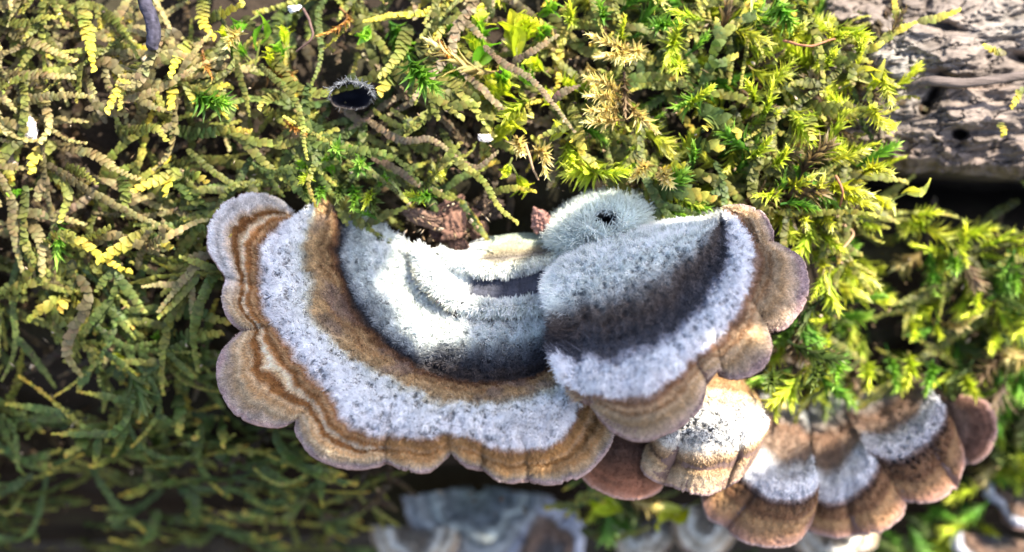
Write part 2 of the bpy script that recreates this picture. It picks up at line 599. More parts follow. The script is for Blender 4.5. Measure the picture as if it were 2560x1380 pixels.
    # hairs
    if hair:
        du = np.gradient(P, axis=0)
        dt = np.gradient(P, axis=1)
        N = np.cross(du, dt)
        N = norm(N)
        N *= np.sign(N[..., 2:3] + 1e-9)
        outd = -norm(dt)
        area = np.linalg.norm(np.cross(du, dt), axis=-1)
        ln = np.interp(Tn, [k[0] for k in hair_len], [k[1] for k in hair_len])
        prob = (area * (0.35 + 0.65 * sstep(0.0, 0.03, ln)) * (1 - 0.97 * np.clip(pitm * 1.3, 0, 1)))
        if bald:
            prob = prob * (1 - .97 * bald(S, T))
        prob = prob.ravel()
        idx = rng.choice(prob.size, hair, p=prob / prob.sum())
        jit = rng.uniform(-0.5, 0.5, (hair, 2))
        Pp = P.reshape(-1, 3)[idx] + du.reshape(-1, 3)[idx] * jit[:, :1] + dt.reshape(-1, 3)[idx] * jit[:, 1:]
        Nn = N.reshape(-1, 3)[idx]
        pv = vec.reshape(-1, 3)[idx]
        pwi = (pw * patchy).reshape(-1)[idx]
        Dr = norm(Nn * 1.0 + outd.reshape(-1, 3)[idx] * lean + 0.35 * rng.normal(size=(hair, 3)) + 0.9 * pwi[:, None] * norm(pv)
                  + .75 * vnoise(np.stack([Pp * 15, Pp * 15 + 41, Pp * 15 + 87], -2), seed + 30))
        L = 0.55 * ln.reshape(-1)[idx] * rng.uniform(0.5, 1.3, hair) * (1 + .5 * fbm(Pp * 8, 2, seed + 31))
        hcol = col.reshape(-1, 3)[idx] * hair_gain * rng.uniform(0.7, 1.3, (hair, 1))
        lum = hcol.mean(1, keepdims=True)
        hcol = hcol * 0.985 + 0.015 * np.array([0.75, 0.72, 0.66])
        fuzz('fuzz', Pp, Dr, L, hcol, root, r0=hair_r)
        if edge_hair:
            ii = np.minimum(rng.exponential(ns * .012, edge_hair).astype(int), ns // 10)
            jj = rng.integers(2, int(nt * .86), edge_hair)
            Pe = P[ii, jj] + .01 * rng.normal(size=(edge_hair, 3))
            De = norm(-norm(du[ii, jj]) * 1.1 + N[ii, jj] * .8 + .4 * rng.normal(size=(edge_hair, 3)) + .6 * vnoise(np.stack([Pe * 15, Pe * 15 + 41, Pe * 15 + 87], -2), seed + 30))
            fuzz('edge_fuzz', Pe, De, rng.uniform(.03, .085, edge_hair), col[ii, jj] * 1.1, root, r0=hair_r * 1.2)
    return root


# ---- the large scalloped bracket
T1 = [  # margin, brown/white, white/tan, tan/dark, dark/pale, pale edge
    [(728, 528), (748, 548), (792, 500), (850, 500), (893, 545), (912, 532)],
    [(692, 494), (716, 556), (782, 530), (850, 538), (884, 568), (945, 558)],
    [(632, 483), (690, 576), (774, 560), (848, 570), (876, 598), (985, 585)],
    [(572, 500), (672, 596), (768, 590), (846, 602), (874, 625), (1022, 606)],
    [(531, 545), (660, 622), (765, 620), (846, 632), (877, 650), (1040, 630)],
    [(520, 610), (655, 655), (764, 652), (850, 660), (882, 678), (1046, 656)],
    [(545, 664), (652, 690), (767, 685), (857, 690), (892, 705), (1053, 686)],
    [(569, 692), (653, 718), (771, 710), (864, 714), (903, 726), (1062, 706)],
    [(558, 742), (657, 752), (779, 745), (877, 746), (918, 752), (1072, 726)],
    [(572, 792), (668, 786), (791, 780), (894, 779), (938, 784), (1084, 746)],
    [(606, 826), (690, 816), (806, 810), (917, 809), (958, 810), (1097, 761)],
    [(553, 882), (708, 850), (826, 836), (938, 832), (976, 828), (1104, 768)],
    [(544, 950), (735, 886), (850, 860), (956, 850), (992, 842), (1110, 775)],
    [(574, 1015), (762, 920), (876, 882), (972, 866), (1010, 853), (1117, 782)],
    [(630, 1053), (784, 945), (901, 902), (990, 880), (1026, 864), (1124, 788)],
    [(700, 1064), (802, 964), (926, 918), (1008, 893), (1042, 873), (1131, 792)],
    [(743, 1042), (818, 980), (947, 933), (1024, 904), (1056, 881), (1138, 795)],
    [(746, 1086), (838, 1012), (972, 950), (1042, 916), (1072, 886), (1145, 797)],
    [(790, 1141), (868, 1046), (1002, 965), (1062, 926), (1090, 889), (1152, 798)],
    [(862, 1166), (906, 1069), (1032, 976), (1082, 933), (1108, 891), (1159, 799)],
    [(930, 1165), (942, 1083), (1062, 986), (1102, 939), (1122, 892), (1164, 800)],
    [(966, 1152), (970, 1089), (1086, 992), (1118, 943), (1133, 893), (1168, 801)],
    [(1012, 1169), (1012, 1093), (1106, 997), (1128, 946), (1140, 894), (1172, 801)],
    [(1072, 1175), (1066, 1091), (1122, 1000), (1138, 949), (1147, 894), (1176, 802)],
    [(1129, 1132), (1124, 1079), (1142, 1005), (1148, 951), (1155, 895), (1184, 802)],
    [(1164, 1163), (1162, 1098), (1180, 1008), (1182, 953), (1188, 899), (1206, 803)],
    [(1208, 1171), (1206, 1112), (1220, 1008), (1217, 954), (1222, 901), (1234, 804)],
    [(1256, 1202), (1256, 1121), (1261, 1004), (1257, 951), (1258, 901), (1266, 803)],
    [(1319, 1197), (1311, 1122), (1301, 998), (1301, 946), (1302, 896), (1302, 801)],
    [(1372, 1207), (1366, 1116), (1341, 986), (1336, 938), (1336, 886), (1332, 797)],
    [(1442, 1191), (1406, 1090), (1376, 966), (1362, 926), (1361, 873), (1356, 791)],
    [(1502, 1141), (1432, 1050), (1402, 941), (1382, 906), (1381, 856), (1376, 784)],
    [(1532, 1086), (1447, 1010), (1421, 916), (1396, 881), (1396, 831), (1391, 771)],
    [(1512, 1040), (1442, 985), (1431, 891), (1402, 851), (1401, 801), (1396, 751)],
]
wm = np.interp(np.arange(34), [0, 3, 6, 10, 14, 20, 26, 30, 33], [-0.28, -0.05, 0.1, 0.35, 0.6, 0.85, 0.9, 0.8, 0.55])
wb = np.interp(np.arange(34), [0, 6, 12, 24, 33], [-0.5, -0.45, -0.42, -0.4, -0.4])
prof = np.array([0.90, 0.97, 0.81, 0.63, 0.53, 0.28])
W1 = wb[:, None] + (wm - wb)[:, None] * prof[None]
KEY1 = [(-.3, (.26, .17, .17)), (0.02, (.36, .27, .26)), (0.09, (.52, .44, .38)), (0.20, (.50, .37, .23)), (.28, (.60, .49, .34)), (.36, (.46, .30, .15)), (.42, (.58, .45, .29)), (.47, (.33, .165, .055)), (.55, (.25, .11, .036)),
        (.60, (.54, .40, .24)), (.67, (.70, .61, .48)), (.74, (.40, .21, .075)), (.80, (.26, .12, .042)), (.86, (.44, .29, .15)), (.93, (.30, .15, .06)), (1.0, (.52, .43, .37)), (1.07, (.78, .76, .79)), (1.5, (.82, .82, .83)),
        (1.82, (.78, .80, .77)), (1.96, (.60, .56, .46)), (2.1, (.47, .34, .19)), (2.35, (.45, .31, .16)), (2.48, (.32, .19, .09)), (2.58, (.42, .29, .15)), (2.72, (.24, .13, .06)), (2.86, (.12, .058, .03)), (3.0, (.06, .048, .045)),
        (3.2, (.045, .045, .055)), (3.5, (.075, .08, .095)), (3.75, (.18, .195, .21)), (4.05, (.42, .45, .45)), (4.5, (.68, .72, .69)), (5.3, (.76, .80, .75))]


def col1(S, Tn, P):
    k = sstep(15, 19, S)
    Tn = Tn - .5 * k * sstep(3, 3.6, Tn) * (1 - sstep(4.1, 4.9, Tn))
    c = palette(KEY1, Tn)
    # the first lobe has a pale grey margin, the lower lobes a plain brown band
    k = ((1 - sstep(6, 9, S)) * (1 - sstep(0.30, 0.50, Tn)))[..., None]
    c = c * (1 - 0.8 * k) + np.array([.58, .57, .58]) * 0.8 * k
    k = (sstep(20.5, 21.5, S) * (1 - sstep(0.86, 0.95, Tn)) * sstep(0.18, 0.32, Tn))[..., None]
    b = np.array([.40, .23, .09]) * (1 + 0.6 * fbm(P * 4, 3, 77))[..., None]
    c = c * (1 - 0.75 * k) + b * 0.75 * k
    k = (sstep(4.0, 4.2, Tn) * 0)[..., None]
    m = (sstep(2.0, 2.2, Tn) * (1 - sstep(2.7, 2.9, Tn)) * sstep(.0, .3, fbm(P * 5 + 3, 4, 79)))[..., None]
    c = c * (1 - .55 * m) + np.array([.22, .17, .165]) * .55 * m
    # scattered specks
    sp = sstep(0.46, 0.6, fbm(P * 22, 2, 78))[..., None]
    return c * (1 - 0.45 * sp)


def crack1(px, py, S, T):
    c = 24 + 0.10 * np.sin(T * 5)
    return -0.10 * np.exp(-((S - c) / 0.09) ** 2) * sstep(0.9, 1.1, T) * (1 - sstep(3.9, 4.4, T))


bracket('bracket_fungus', T1, W1, col1, 'large scalloped bracket fungus with white, tan and brown woolly rings', cusps=(7, 10, 16, 21, 24, 26, 28), ns=760, nt=300,
        zones=((1.45, .32, .075), (0.62, .12, -.02), (0.35, .15, .02), (2.3, .3, .03), (3.15, .3, -.06), (4.3, .5, .04)), hair=140000,
        hair_len=((0, .02), (.15, .042), (.9, .05), (1.1, .055), (1.5, .065), (1.95, .06), (2.2, .05), (3.2, .035), (3.8, .07), (5, .10)),
        pits=((0, .15), (.9, .3), (1.1, .9), (1.8, 1.0), (2.1, .6), (3, .5), (4, .8), (5, .9)), pit_size=.074, seed=100, bulge=.08, crease=.06, wob=.16, extra=crack1,
        bald=lambda S, T: np.exp(-((S - 24 - .10 * np.sin(T * 5)) / .10) ** 2) * sstep(1.2, 1.6, T) * (1 - sstep(3.9, 4.3, T)))

# ---- woolly old tier in the hollow of the large bracket
T2 = [  # lip, crest, groove front, groove back, pale crest, smooth olive, foot
    [(1032, 618), (1050, 612), (1070, 622), (1085, 626), (1100, 622), (1130, 622), (1160, 612)],
    [(1036, 660), (1062, 648), (1092, 648), (1110, 645), (1125, 640), (1150, 630), (1178, 606)],
    [(1052, 708), (1090, 692), (1122, 686), (1138, 674), (1150, 656), (1172, 634), (1196, 598)],
    [(1090, 748), (1130, 736), (1162, 726), (1172, 685), (1182, 664), (1202, 637), (1220, 592)],
    [(1140, 774), (1172, 758), (1200, 741), (1206, 693), (1212, 668), (1236, 639), (1250, 588)],
    [(1200, 786), (1224, 766), (1244, 746), (1246, 696), (1250, 668), (1268, 638), (1280, 584)],
    [(1262, 788), (1278, 766), (1292, 742), (1292, 691), (1292, 662), (1302, 634), (1310, 582)],
    [(1322, 782), (1330, 760), (1336, 732), (1336, 681), (1336, 652), (1340, 626), (1344, 582)],
    [(1372, 772), (1376, 750), (1378, 716), (1378, 665), (1376, 640), (1376, 616), (1378, 582)],
    [(1410, 756), (1410, 734), (1410, 700), (1410, 651), (1410, 630), (1410, 606), (1410, 580)],
]
W2 = np.tile(np.array([-.10, .0, -.09, -.14, -.06, -.26, -.46]), (10, 1))
W2[0] -= .22
W2[1] -= .12
W2[2] -= .05
KEY2 = [(-.3, (.40, .36, .28)), (.1, (.42, .40, .32)), (.4, (.60, .62, .56)), (1.0, (.76, .79, .75)), (1.6, (.66, .69, .66)), (1.85, (.30, .31, .34)), (2.0, (.07, .075, .10)), (3.0, (.065, .07, .095)),
        (3.2, (.30, .31, .32)), (3.5, (.68, .70, .64)), (4.1, (.66, .66, .56)), (4.5, (.30, .28, .22)), (4.8, (.14, .12, .10)), (5.2, (.22, .19, .12)), (5.5, (.24, .27, .21)), (6.2, (.25, .29, .23))]


def col2(S, Tn, P):
    c = palette(KEY2, Tn)
    k = (1 - sstep(2.2, 3.6, S))[..., None] * sstep(.5, .9, Tn)[..., None]      # the groove closes towards the end of the tier
    return c * (1 - k) + np.array([.74, .77, .72]) * k


bracket('fungus_tier', T2, W2, col2, 'ridged woolly old tier with slate grey groove in the hollow of the large bracket', ns=330, nt=210, hair=26000,
        hair_len=((0, .09), (.8, .12), (1.6, .08), (1.85, .012), (3.1, .012), (3.4, .09), (4.2, .05), (4.6, .012), (6, .008)),
        pits=((0, .9), (1.7, .9), (1.9, 0), (3, 0), (3.2, .9), (4.4, .8), (4.7, 0), (6, 0)), pit_size=.07, seed=150, thick=.2, hair_r=.006, lean=.7, wob=.2, grain=.08)

# ---- the smaller bracket with the dark band, overlapping the large one
T3 = [  # margin, brown/white, white/dark, dark back, pale back, crest, hidden foot
    [(1432, 972), (1412, 940), (1390, 880), (1394, 800), (1384, 752), (1378, 700), (1392, 668)],
    [(1446, 992), (1440, 972), (1424, 884), (1424, 792), (1410, 730), (1394, 672), (1420, 640)],
    [(1476, 1010), (1474, 982), (1462, 888), (1458, 786), (1442, 716), (1424, 646), (1448, 622)],
    [(1504, 1050), (1508, 988), (1502, 889), (1494, 778), (1478, 700), (1458, 628), (1480, 606)],
    [(1548, 1086), (1548, 994), (1545, 884), (1532, 766), (1516, 684), (1496, 612), (1520, 592)],
    [(1606, 1098), (1592, 994), (1586, 872), (1572, 750), (1556, 668), (1538, 600), (1560, 578)],
    [(1668, 1080), (1636, 976), (1626, 854), (1612, 732), (1596, 652), (1580, 588), (1604, 568)],
    [(1724, 1046), (1676, 950), (1662, 834), (1650, 712), (1634, 636), (1620, 578), (1644, 560)],
    [(1758, 1000), (1708, 918), (1694, 812), (1684, 690), (1668, 622), (1656, 570), (1680, 552)],
    [(1764, 958), (1738, 890), (1724, 790), (1712, 668), (1698, 610), (1690, 565), (1712, 546)],
    [(1800, 918), (1766, 872), (1750, 766), (1732, 648), (1722, 600), (1718, 562), (1736, 542)],
    [(1796, 934), (1786, 852), (1768, 744), (1746, 632), (1740, 592), (1740, 560), (1754, 540)],
    [(1846, 943), (1808, 828), (1784, 720), (1756, 618), (1752, 586), (1756, 558), (1766, 538)],
    [(1904, 920), (1832, 800), (1796, 698), (1764, 606), (1762, 580), (1766, 556), (1774, 537)],
    [(1928, 868), (1852, 768), (1805, 676), (1770, 596), (1768, 575), (1773, 554), (1780, 536)],
    [(1918, 826), (1868, 735), (1811, 656), (1775, 588), (1774, 571), (1778, 552), (1785, 535)],
    [(1968, 812), (1878, 704), (1815, 638), (1779, 582), (1778, 568), (1782, 550), (1789, 534)],
    [(2008, 760), (1883, 675), (1817, 622), (1782, 577), (1782, 565), (1786, 549), (1792, 533)],
    [(2019, 696), (1883, 650), (1817, 608), (1785, 572), (1785, 562), (1789, 548), (1795, 532)],
    [(1998, 640), (1880, 630), (1816, 596), (1788, 568), (1788, 559), (1792, 547), (1798, 532)],
    [(1932, 604), (1876, 612), (1814, 585), (1790, 564), (1791, 556), (1794, 545), (1801, 531)],
    [(1928, 566), (1868, 586), (1812, 574), (1792, 560), (1794, 553), (1797, 544), (1804, 531)],
    [(1900, 528), (1852, 560), (1810, 564), (1794, 556), (1797, 550), (1800, 542), (1807, 531)],
    [(1856, 512), (1832, 540), (1808, 554), (1797, 552), (1800, 547), (1803, 540), (1810, 531)],
    [(1808, 516), (1812, 530), (1806, 545), (1800, 548), (1803, 543), (1806, 538), (1812, 531)],
]
n3 = len(T3)
wm3 = np.interp(np.arange(n3), [0, 3, 6, 10, 14, 18, 21, 24], [0.75, 1.05, 1.15, 1.0, 0.85, 0.6, 0.3, 0.05])
wb3 = np.interp(np.arange(n3), [0, 6, 14, 24], [0.15, 0.05, -0.05, -0.05])
pr3 = np.array([.84, 1.0, .86, .66, .46, .12, -.75])
W3T = wb3[:, None] + (wm3 - wb3)[:, None] * pr3[None]
KEY3 = [(-.3, (.24, .17, .18)), (.02, (.28, .20, .19)), (.10, (.46, .36, .29)), (.28, (.50, .39, .27)), (.40, (.42, .29, .16)), (.52, (.50, .39, .26)), (.64, (.30, .175, .085)), (.74, (.48, .36, .23)), (.86, (.24, .125, .06)),
        (.97, (.36, .25, .19)), (1.05, (.74, .72, .76)), (1.4, (.80, .80, .83)), (1.75, (.72, .73, .76)), (1.90, (.44, .44, .49)), (2.04, (.11, .11, .13)), (2.3, (.05, .05, .06)),
        (2.7, (.07, .055, .05)), (2.95, (.13, .11, .10)), (3.15, (.34, .34, .33)), (3.45, (.56, .58, .56)), (3.9, (.68, .72, .69)), (4.6, (.74, .78, .75)), (6.2, (.74, .78, .75))]


def col3(S, Tn, P):
    c = palette(KEY3, Tn + 0.25 * sstep(2, 4, Tn) * fbm(P * 2.5, 3, 301))
    k = (sstep(11, 14, S) * sstep(3.0, 3.4, Tn))[..., None]
    k = k * (0.5 + 0.5 * sstep(-.2, .3, fbm(P * 5, 3, 302)))[..., None]
    c = c * (1 - .6 * k) + np.array([.2, .19, .2]) * .6 * k
    sp = sstep(0.44, 0.6, fbm(P * 24, 2, 303))[..., None]
    return c * (1 - .45 * sp)


bracket('bracket_fungus', T3, W3T, col3, 'smaller bracket fungus with a charcoal band, overlapping the large scalloped bracket', cusps=(2, 9, 11, 15, 20), ns=560, nt=330,
        zones=((1.4, .35, .07), (2.3, .5, -.06), (4, .7, .06), (.8, .1, -.015), (.45, .15, .02)), hair=95000,
        hair_len=((0, .018), (.2, .04), (.9, .046), (1.1, .055), (1.7, .06), (2.0, .045), (2.4, .024), (2.9, .028), (3.5, .055), (4.5, .07), (6, .07)),
        pits=((0, .15), (.9, .2), (1.1, .7), (1.8, .8), (2.1, .4), (2.6, .3), (3, .7), (3.6, .9), (4.6, .5), (6, .3)), pit_size=.064, seed=200, bulge=.08, crease=.05, lean=.5, wob=.2, edge_hair=9000)

# ---- fuzzy knob with a dark hole, behind the smaller bracket
na, nr = 150, 60
A, Rr = np.meshgrid(np.linspace(0, 2 * math.pi, na, endpoint=False), np.linspace(0, 1, nr), indexing='ij')
kx = 1502 + 128 * Rr * np.cos(A) * (1 + .08 * np.sin(2 * A + 1)) + 10 * Rr * np.sin(A)
ky = 578 - 84 * Rr * np.sin(A) - 20 * Rr * np.cos(A)
kw = -0.36 + 0.55 * np.sqrt(np.maximum(1 - Rr ** 2.2, 0)) - 0.35 * Rr ** 6
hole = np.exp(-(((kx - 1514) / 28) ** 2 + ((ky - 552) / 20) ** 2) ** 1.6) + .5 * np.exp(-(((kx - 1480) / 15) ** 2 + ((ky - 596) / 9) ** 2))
kw = kw - .55 * hole
KP = at(kx, ky, kw)
KP = KP + .02 * fbm(KP * 8, 3, 401)[..., None] * np.array([0, 0, 1])
kc = np.array([.52, .56, .53]) * (1 + .3 * fbm(KP * 9, 3, 402)[..., None])
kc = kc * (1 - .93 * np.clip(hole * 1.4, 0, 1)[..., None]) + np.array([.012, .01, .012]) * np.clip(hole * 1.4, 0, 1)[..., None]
kn = empty('fuzzy_fungus_knob', KP[0, -1], 'pale grey-green fuzzy fungus knob pierced by a dark hole', 'fungus')
mesh('cap', KP.reshape(-1, 3), gridfaces(na, nr, wrap=True), 'cap_skin', kn, colors=kc.reshape(-1, 3))
du, dt = np.gradient(KP, axis=0), np.gradient(KP, axis=1)
ar = np.linalg.norm(np.cross(du, dt), axis=-1)
N = norm(np.cross(du, dt))
N *= np.sign(N[..., 2:3] + 1e-9)
pr = (ar * (1 - np.clip(hole * 4, 0, 1))).ravel()
idx = rng.choice(pr.size, 15000, p=pr / pr.sum())
Pp = KP.reshape(-1, 3)[idx] + .012 * rng.normal(size=(15000, 3))
rad = norm(Pp - at(1502, 590, -.5))
tuft = norm(vnoise(np.stack([Pp * 22, Pp * 22 + 50, Pp * 22 + 90], -2), 403))
Dr = norm(N.reshape(-1, 3)[idx] * .6 + rad * .9 + .3 * tuft + .25 * rng.normal(size=(15000, 3)))
fuzz('fuzz', Pp, Dr, rng.uniform(.04, .09, 15000), kc.reshape(-1, 3)[idx] * 1.25 + .06, kn, r0=.005)

# ---- lower cluster and blurred brackets further down
KEYB = [(-.3, (.28, .15, .12)), (.03, (.32, .18, .13)), (.2, (.30, .17, .09)), (.40, (.38, .23, .11)), (.55, (.20, .10, .05)), (.72, (.24, .13, .065)), (.88, (.085, .042, .026)), (1.0, (.30, .23, .21)), (1.08, (.74, .73, .77)),
        (1.5, (.78, .78, .81)), (1.9, (.70, .71, .73)), (2.1, (.34, .25, .19)), (2.5, (.24, .15, .10)), (2.8, (.46, .46, .44)), (3.2, (.62, .66, .62))]
KEYL = [(-.3, (.40, .26, .18)), (.05, (.50, .36, .24)), (.25, (.55, .42, .28)), (.45, (.46, .32, .18)), (.62, (.20, .12, .07)), (.72, (.34, .22, .12)), (.88, (.50, .38, .26)), (1.02, (.72, .68, .62)), (1.3, (.78, .77, .75)),
        (1.85, (.80, .79, .76)), (2.05, (.60, .49, .34)), (2.2, (.70, .62, .48)), (2.5, (.48, .34, .19)), (3.2, (.46, .31, .17))]
KEYR = [(-.3, (.46, .23, .15)), (.05, (.46, .23, .15)), (.18, (.30, .13, .075)), (.6, (.15, .065, .038)), (1.2, (.10, .055, .04)), (3, (.09, .05, .04))]  # red-brown, darkened to paint in shade from the caps above
KEYE = [(-.3, (.30, .17, .14)), (.04, (.36, .22, .18)), (.18, (.14, .07, .05)), (.8, (.085, .045, .033)), (1.1, (.20, .13, .10)), (3, (.17, .11, .085))]


def rows_w(tab, w_in, w_out, shape=None):
    tab = np.asarray(tab, float)
    C, R = tab.shape[:2]
    p = np.interp(np.linspace(0, 1, R), [0, .33, .66, 1], [.9, 1.0, .78, 0.1]) if shape is None else np.asarray(shape)
    wo = np.interp(np.linspace(0, 1, C), np.linspace(0, 1, len(w_out)), w_out)
    return w_in + (wo - w_in)[:, None] * p[None]


CL = 'brackets of the lower cluster'
low_hl = ((0, .014), (.9, .03), (1.1, .05), (1.9, .05), (2.2, .03), (3, .04))
TS1 = [[(1598, 1135), (1640, 1085), (1678, 1005), (1690, 950), (1700, 930)], [(1614, 1182), (1662, 1106), (1702, 1004), (1716, 945), (1722, 925)], [(1662, 1206), (1698, 1116), (1732, 1002), (1744, 941), (1748, 920)],
       [(1718, 1226), (1745, 1121), (1766, 1000), (1780, 940), (1782, 918)], [(1772, 1233), (1796, 1119), (1806, 1000), (1818, 945), (1816, 922)], [(1818, 1214), (1850, 1111), (1846, 1003), (1852, 960), (1846, 935)],
       [(1852, 1192), (1892, 1092), (1880, 1012), (1880, 985), (1868, 960)], [(1886, 1150), (1918, 1062), (1902, 1020), (1896, 1000), (1880, 985)]]
bracket('bracket_fungus', TS1, rows_w(TS1, -1.2, [-.25, -.1, -.05, -.1, -.35], [.82, 1, .92, .5, 0]), KEYL, 'tan and white woolly bracket lit by the sun in the lower cluster', CL, cusps=(2, 5), ns=260, nt=150, hair=22000, hair_len=low_hl,
        pits=((0, .2), (1, .3), (1.2, 1), (1.8, 1), (2.1, .3), (4, .2)), seed=500, bulge=.14, zones=((1.4, .4, .1), (2.4, .4, .05), (.62, .1, -.04)))
TS2 = [[(1450, 1178), (1490, 1120), (1540, 1060), (1560, 1020)], [(1480, 1212), (1515, 1140), (1560, 1065), (1575, 1020)], [(1530, 1236), (1550, 1150), (1580, 1070), (1590, 1020)], [(1588, 1243), (1590, 1155), (1600, 1075), (1605, 1022)],
       [(1640, 1228), (1630, 1150), (1625, 1075), (1622, 1025)], [(1672, 1186), (1660, 1130), (1648, 1070), (1640, 1030)]]
bracket('bracket_fungus', TS2, rows_w(TS2, -1.4, [-.5, -.35, -.45]), KEYR, 'smooth red-brown bracket tucked under the two upper brackets', CL, ns=160, nt=70, hair=7000, hair_len=((0, .015), (3, .04)), grain=.2, seed=520, bulge=.02, rim_col=(.5, .3, .24))
TS3 = [[(1754, 1238), (1838, 1172), (1870, 1085), (1905, 955)], [(1774, 1290), (1868, 1200), (1895, 1110), (1930, 962)], [(1820, 1318), (1895, 1225), (1920, 1136), (1950, 968)], [(1850, 1345), (1922, 1242), (1945, 1150), (1968, 975)],
       [(1920, 1364), (1962, 1251), (1975, 1158), (1985, 985)], [(1986, 1356), (2002, 1250), (2004, 1158), (2000, 1000)], [(2030, 1302), (2036, 1230), (2022, 1148), (2012, 1030)], [(2042, 1236), (2044, 1200), (2027, 1130), (2018, 1060)]]
bracket('bracket_fungus', TS3, rows_w(TS3, -1.7, [-.85, -.6, -.5, -.6]), KEYB, 'brown edged white bracket at the middle of the lower cluster', CL, cusps=(2,), ns=220, nt=130, hair=14000, hair_len=low_hl, pits=((0, .1), (1.2, .5), (2, .5), (3, .2)), seed=540,
        zones=((1.4, .4, .08), (2, .15, -.03)))
TS4 = [[(2005, 1318), (2038, 1248), (2040, 1172), (2020, 1000)], [(2078, 1338), (2080, 1256), (2076, 1172), (2050, 985)], [(2132, 1336), (2120, 1246), (2110, 1153), (2078, 985)], [(2202, 1326), (2160, 1221), (2136, 1131), (2100, 990)],
       [(2252, 1291), (2186, 1190), (2150, 1110), (2116, 1000)], [(2270, 1240), (2194, 1160), (2152, 1090), (2124, 1015)]]
bracket('bracket_fungus', TS4, rows_w(TS4, -1.9, [-1.0, -.85, -.9]), KEYB, 'brown bracket with a grey-white ring, between the middle bracket and the speckled one', CL, cusps=(2,), ns=200, nt=120, hair=12000, hair_len=low_hl, pits=((0, .1), (1.2, .4), (2, .4), (3, .2)), seed=560)
TS5 = [[(2198, 1228), (2168, 1132), (2146, 1082), (2090, 990)], [(2262, 1248), (2222, 1152), (2192, 1086), (2130, 985)], [(2336, 1250), (2274, 1141), (2242, 1070), (2170, 975)], [(2392, 1216), (2322, 1106), (2282, 1040), (2212, 962)],
       [(2412, 1152), (2352, 1060), (2312, 1000), (2240, 945)], [(2400, 1092), (2360, 1018), (2318, 962), (2262, 930)]]
bracket('bracket_fungus', TS5, rows_w(TS5, -1.95, [-.95, -.85, -1.0]), [(a, tuple(np.array(b) * (.93, .9, .9))) for a, b in KEYB], 'bracket with speckled white ring and chocolate brown margin in the lower cluster', CL, cusps=(3,), ns=200, nt=120, hair=12000, hair_len=low_hl,
        pits=((0, .1), (1.0, .9), (1.9, 1), (3, .3)), seed=580)
TS6 = [[(2380, 1150), (2365, 1110), (2340, 1060), (2300, 1000)], [(2438, 1154), (2392, 1104), (2355, 1052), (2310, 990)], [(2482, 1108), (2412, 1082), (2365, 1040), (2318, 980)], [(2491, 1050), (2418, 1054), (2368, 1022), (2322, 970)],
       [(2464, 1002), (2406, 1028), (2362, 1004), (2322, 960)], [(2404, 986), (2380, 1006), (2350, 988), (2318, 955)]]
bracket('bracket_fungus', TS6, rows_w(TS6, -2.0, [-1.2, -1.05, -1.25]), KEYE, 'plain chocolate brown rounded lobe at the end of the lower cluster', CL, ns=160, nt=70, hair=8000, hair_len=((0, .02), (3, .05)), grain=.2, seed=600, bulge=.03)


def fan(cx, cy, a0, a1, rx, ry, C=9, rings=(1.0, .72, .45, .1), wav=.06, seed=0):
    r_ = np.random.default_rng(seed)
    out = []
    for a in np.radians(np.linspace(a0, a1, C)):
        k = 1 + wav * r_.normal()
        out.append([(cx + rx * k * q_ * math.cos(a), cy - ry * k * q_ * math.sin(a)) for q_ in rings])
    return out


BL = 'blurred brackets at the foot of the log'
KG = [(-.3, (.40, .39, .38)), (.1, (.50, .50, .49)), (.4, (.28, .285, .29)), (.8, (.38, .39, .38)), (1, (.2, .215, .22)), (1.4, (.40, .43, .41)), (2, (.2, .215, .22)), (3, (.26, .29, .26))]
KW = [(-.3, (.45, .36, .27)), (.1, (.60, .52, .42)), (.3, (.42, .30, .18)), (.6, (.70, .67, .60)), (1.0, (.5, .43, .33)), (1.6, (.72, .70, .64)), (2.2, (.45, .40, .33)), (3, (.4, .36, .3))]
KV = [(-.3, (.55, .54, .6)), (.1, (.6, .6, .66)), (.75, (.56, .56, .62)), (1.0, (.30, .22, .17)), (1.6, (.26, .17, .12)), (2.2, (.2, .17, .16)), (3, (.2, .2, .2))]
bottom = [
    (fan(1195, 1215, 188, 352, 185, 190, seed=1), -3.7, [-3.2, -3.1, -3.2], KG, 'blurred slate grey bracket under the large scalloped bracket'),
    (fan(1035, 1325, 175, 365, 110, 120, seed=2), -3.6, [-3.1, -2.8, -3.1], KW, 'blurred cream bracket lit by the sun beside the slate grey one'),
    (fan(1370, 1420, -20, 200, 105, 175, seed=3), -3.6, [-3.1, -3.2, -3.1], KV, 'blurred lilac rimmed bracket with a brown middle'),
    (fan(1610, 1300, 185, 355, 80, 110, seed=4), -3.7, [-3.2, -2.9, -3.2], KW, 'small blurred cream bracket beside the bright green leaf'),
    (fan(1765, 1268, 180, 360, 95, 130, seed=5), -3.5, [-2.9, -2.7, -2.9], KW, 'blurred cream bracket under the middle bracket of the lower cluster'),
    (fan(2555, 1215, 170, 350, 85, 100, seed=6), -3.0, [-2.5, -2.2, -2.5], KV, 'blurred lilac grey bracket out beyond the chocolate brown lobe'),
    (fan(2490, 1345, 170, 350, 110, 80, seed=7), -3.0, [-2.5, -2.4, -2.5], KV, 'blurred brown and lilac bracket low on the log under the lilac grey one'),
    (fan(2080, 1330, 180, 360, 110, 85, seed=8), -3.0, [-2.5, -2.2, -2.5], KW, 'blurred pale bracket peeping out below the lower cluster'),
]
for i, (tb, wi, wo, ky_, lb) in enumerate(bottom):
    bracket('bracket_fungus', tb, rows_w(tb, wi, wo, [.80, 1, .95, .7]), ky_, lb, BL, ns=110, nt=60, hair=5000, hair_len=((0, .03), (3, .08)), seed=700 + 10 * i, bulge=.08, hair_r=.006, cusps=(3, 6), wob=.35, grain=.25,
            zones=((.6, .3, .06), (1.6, .3, .05)))

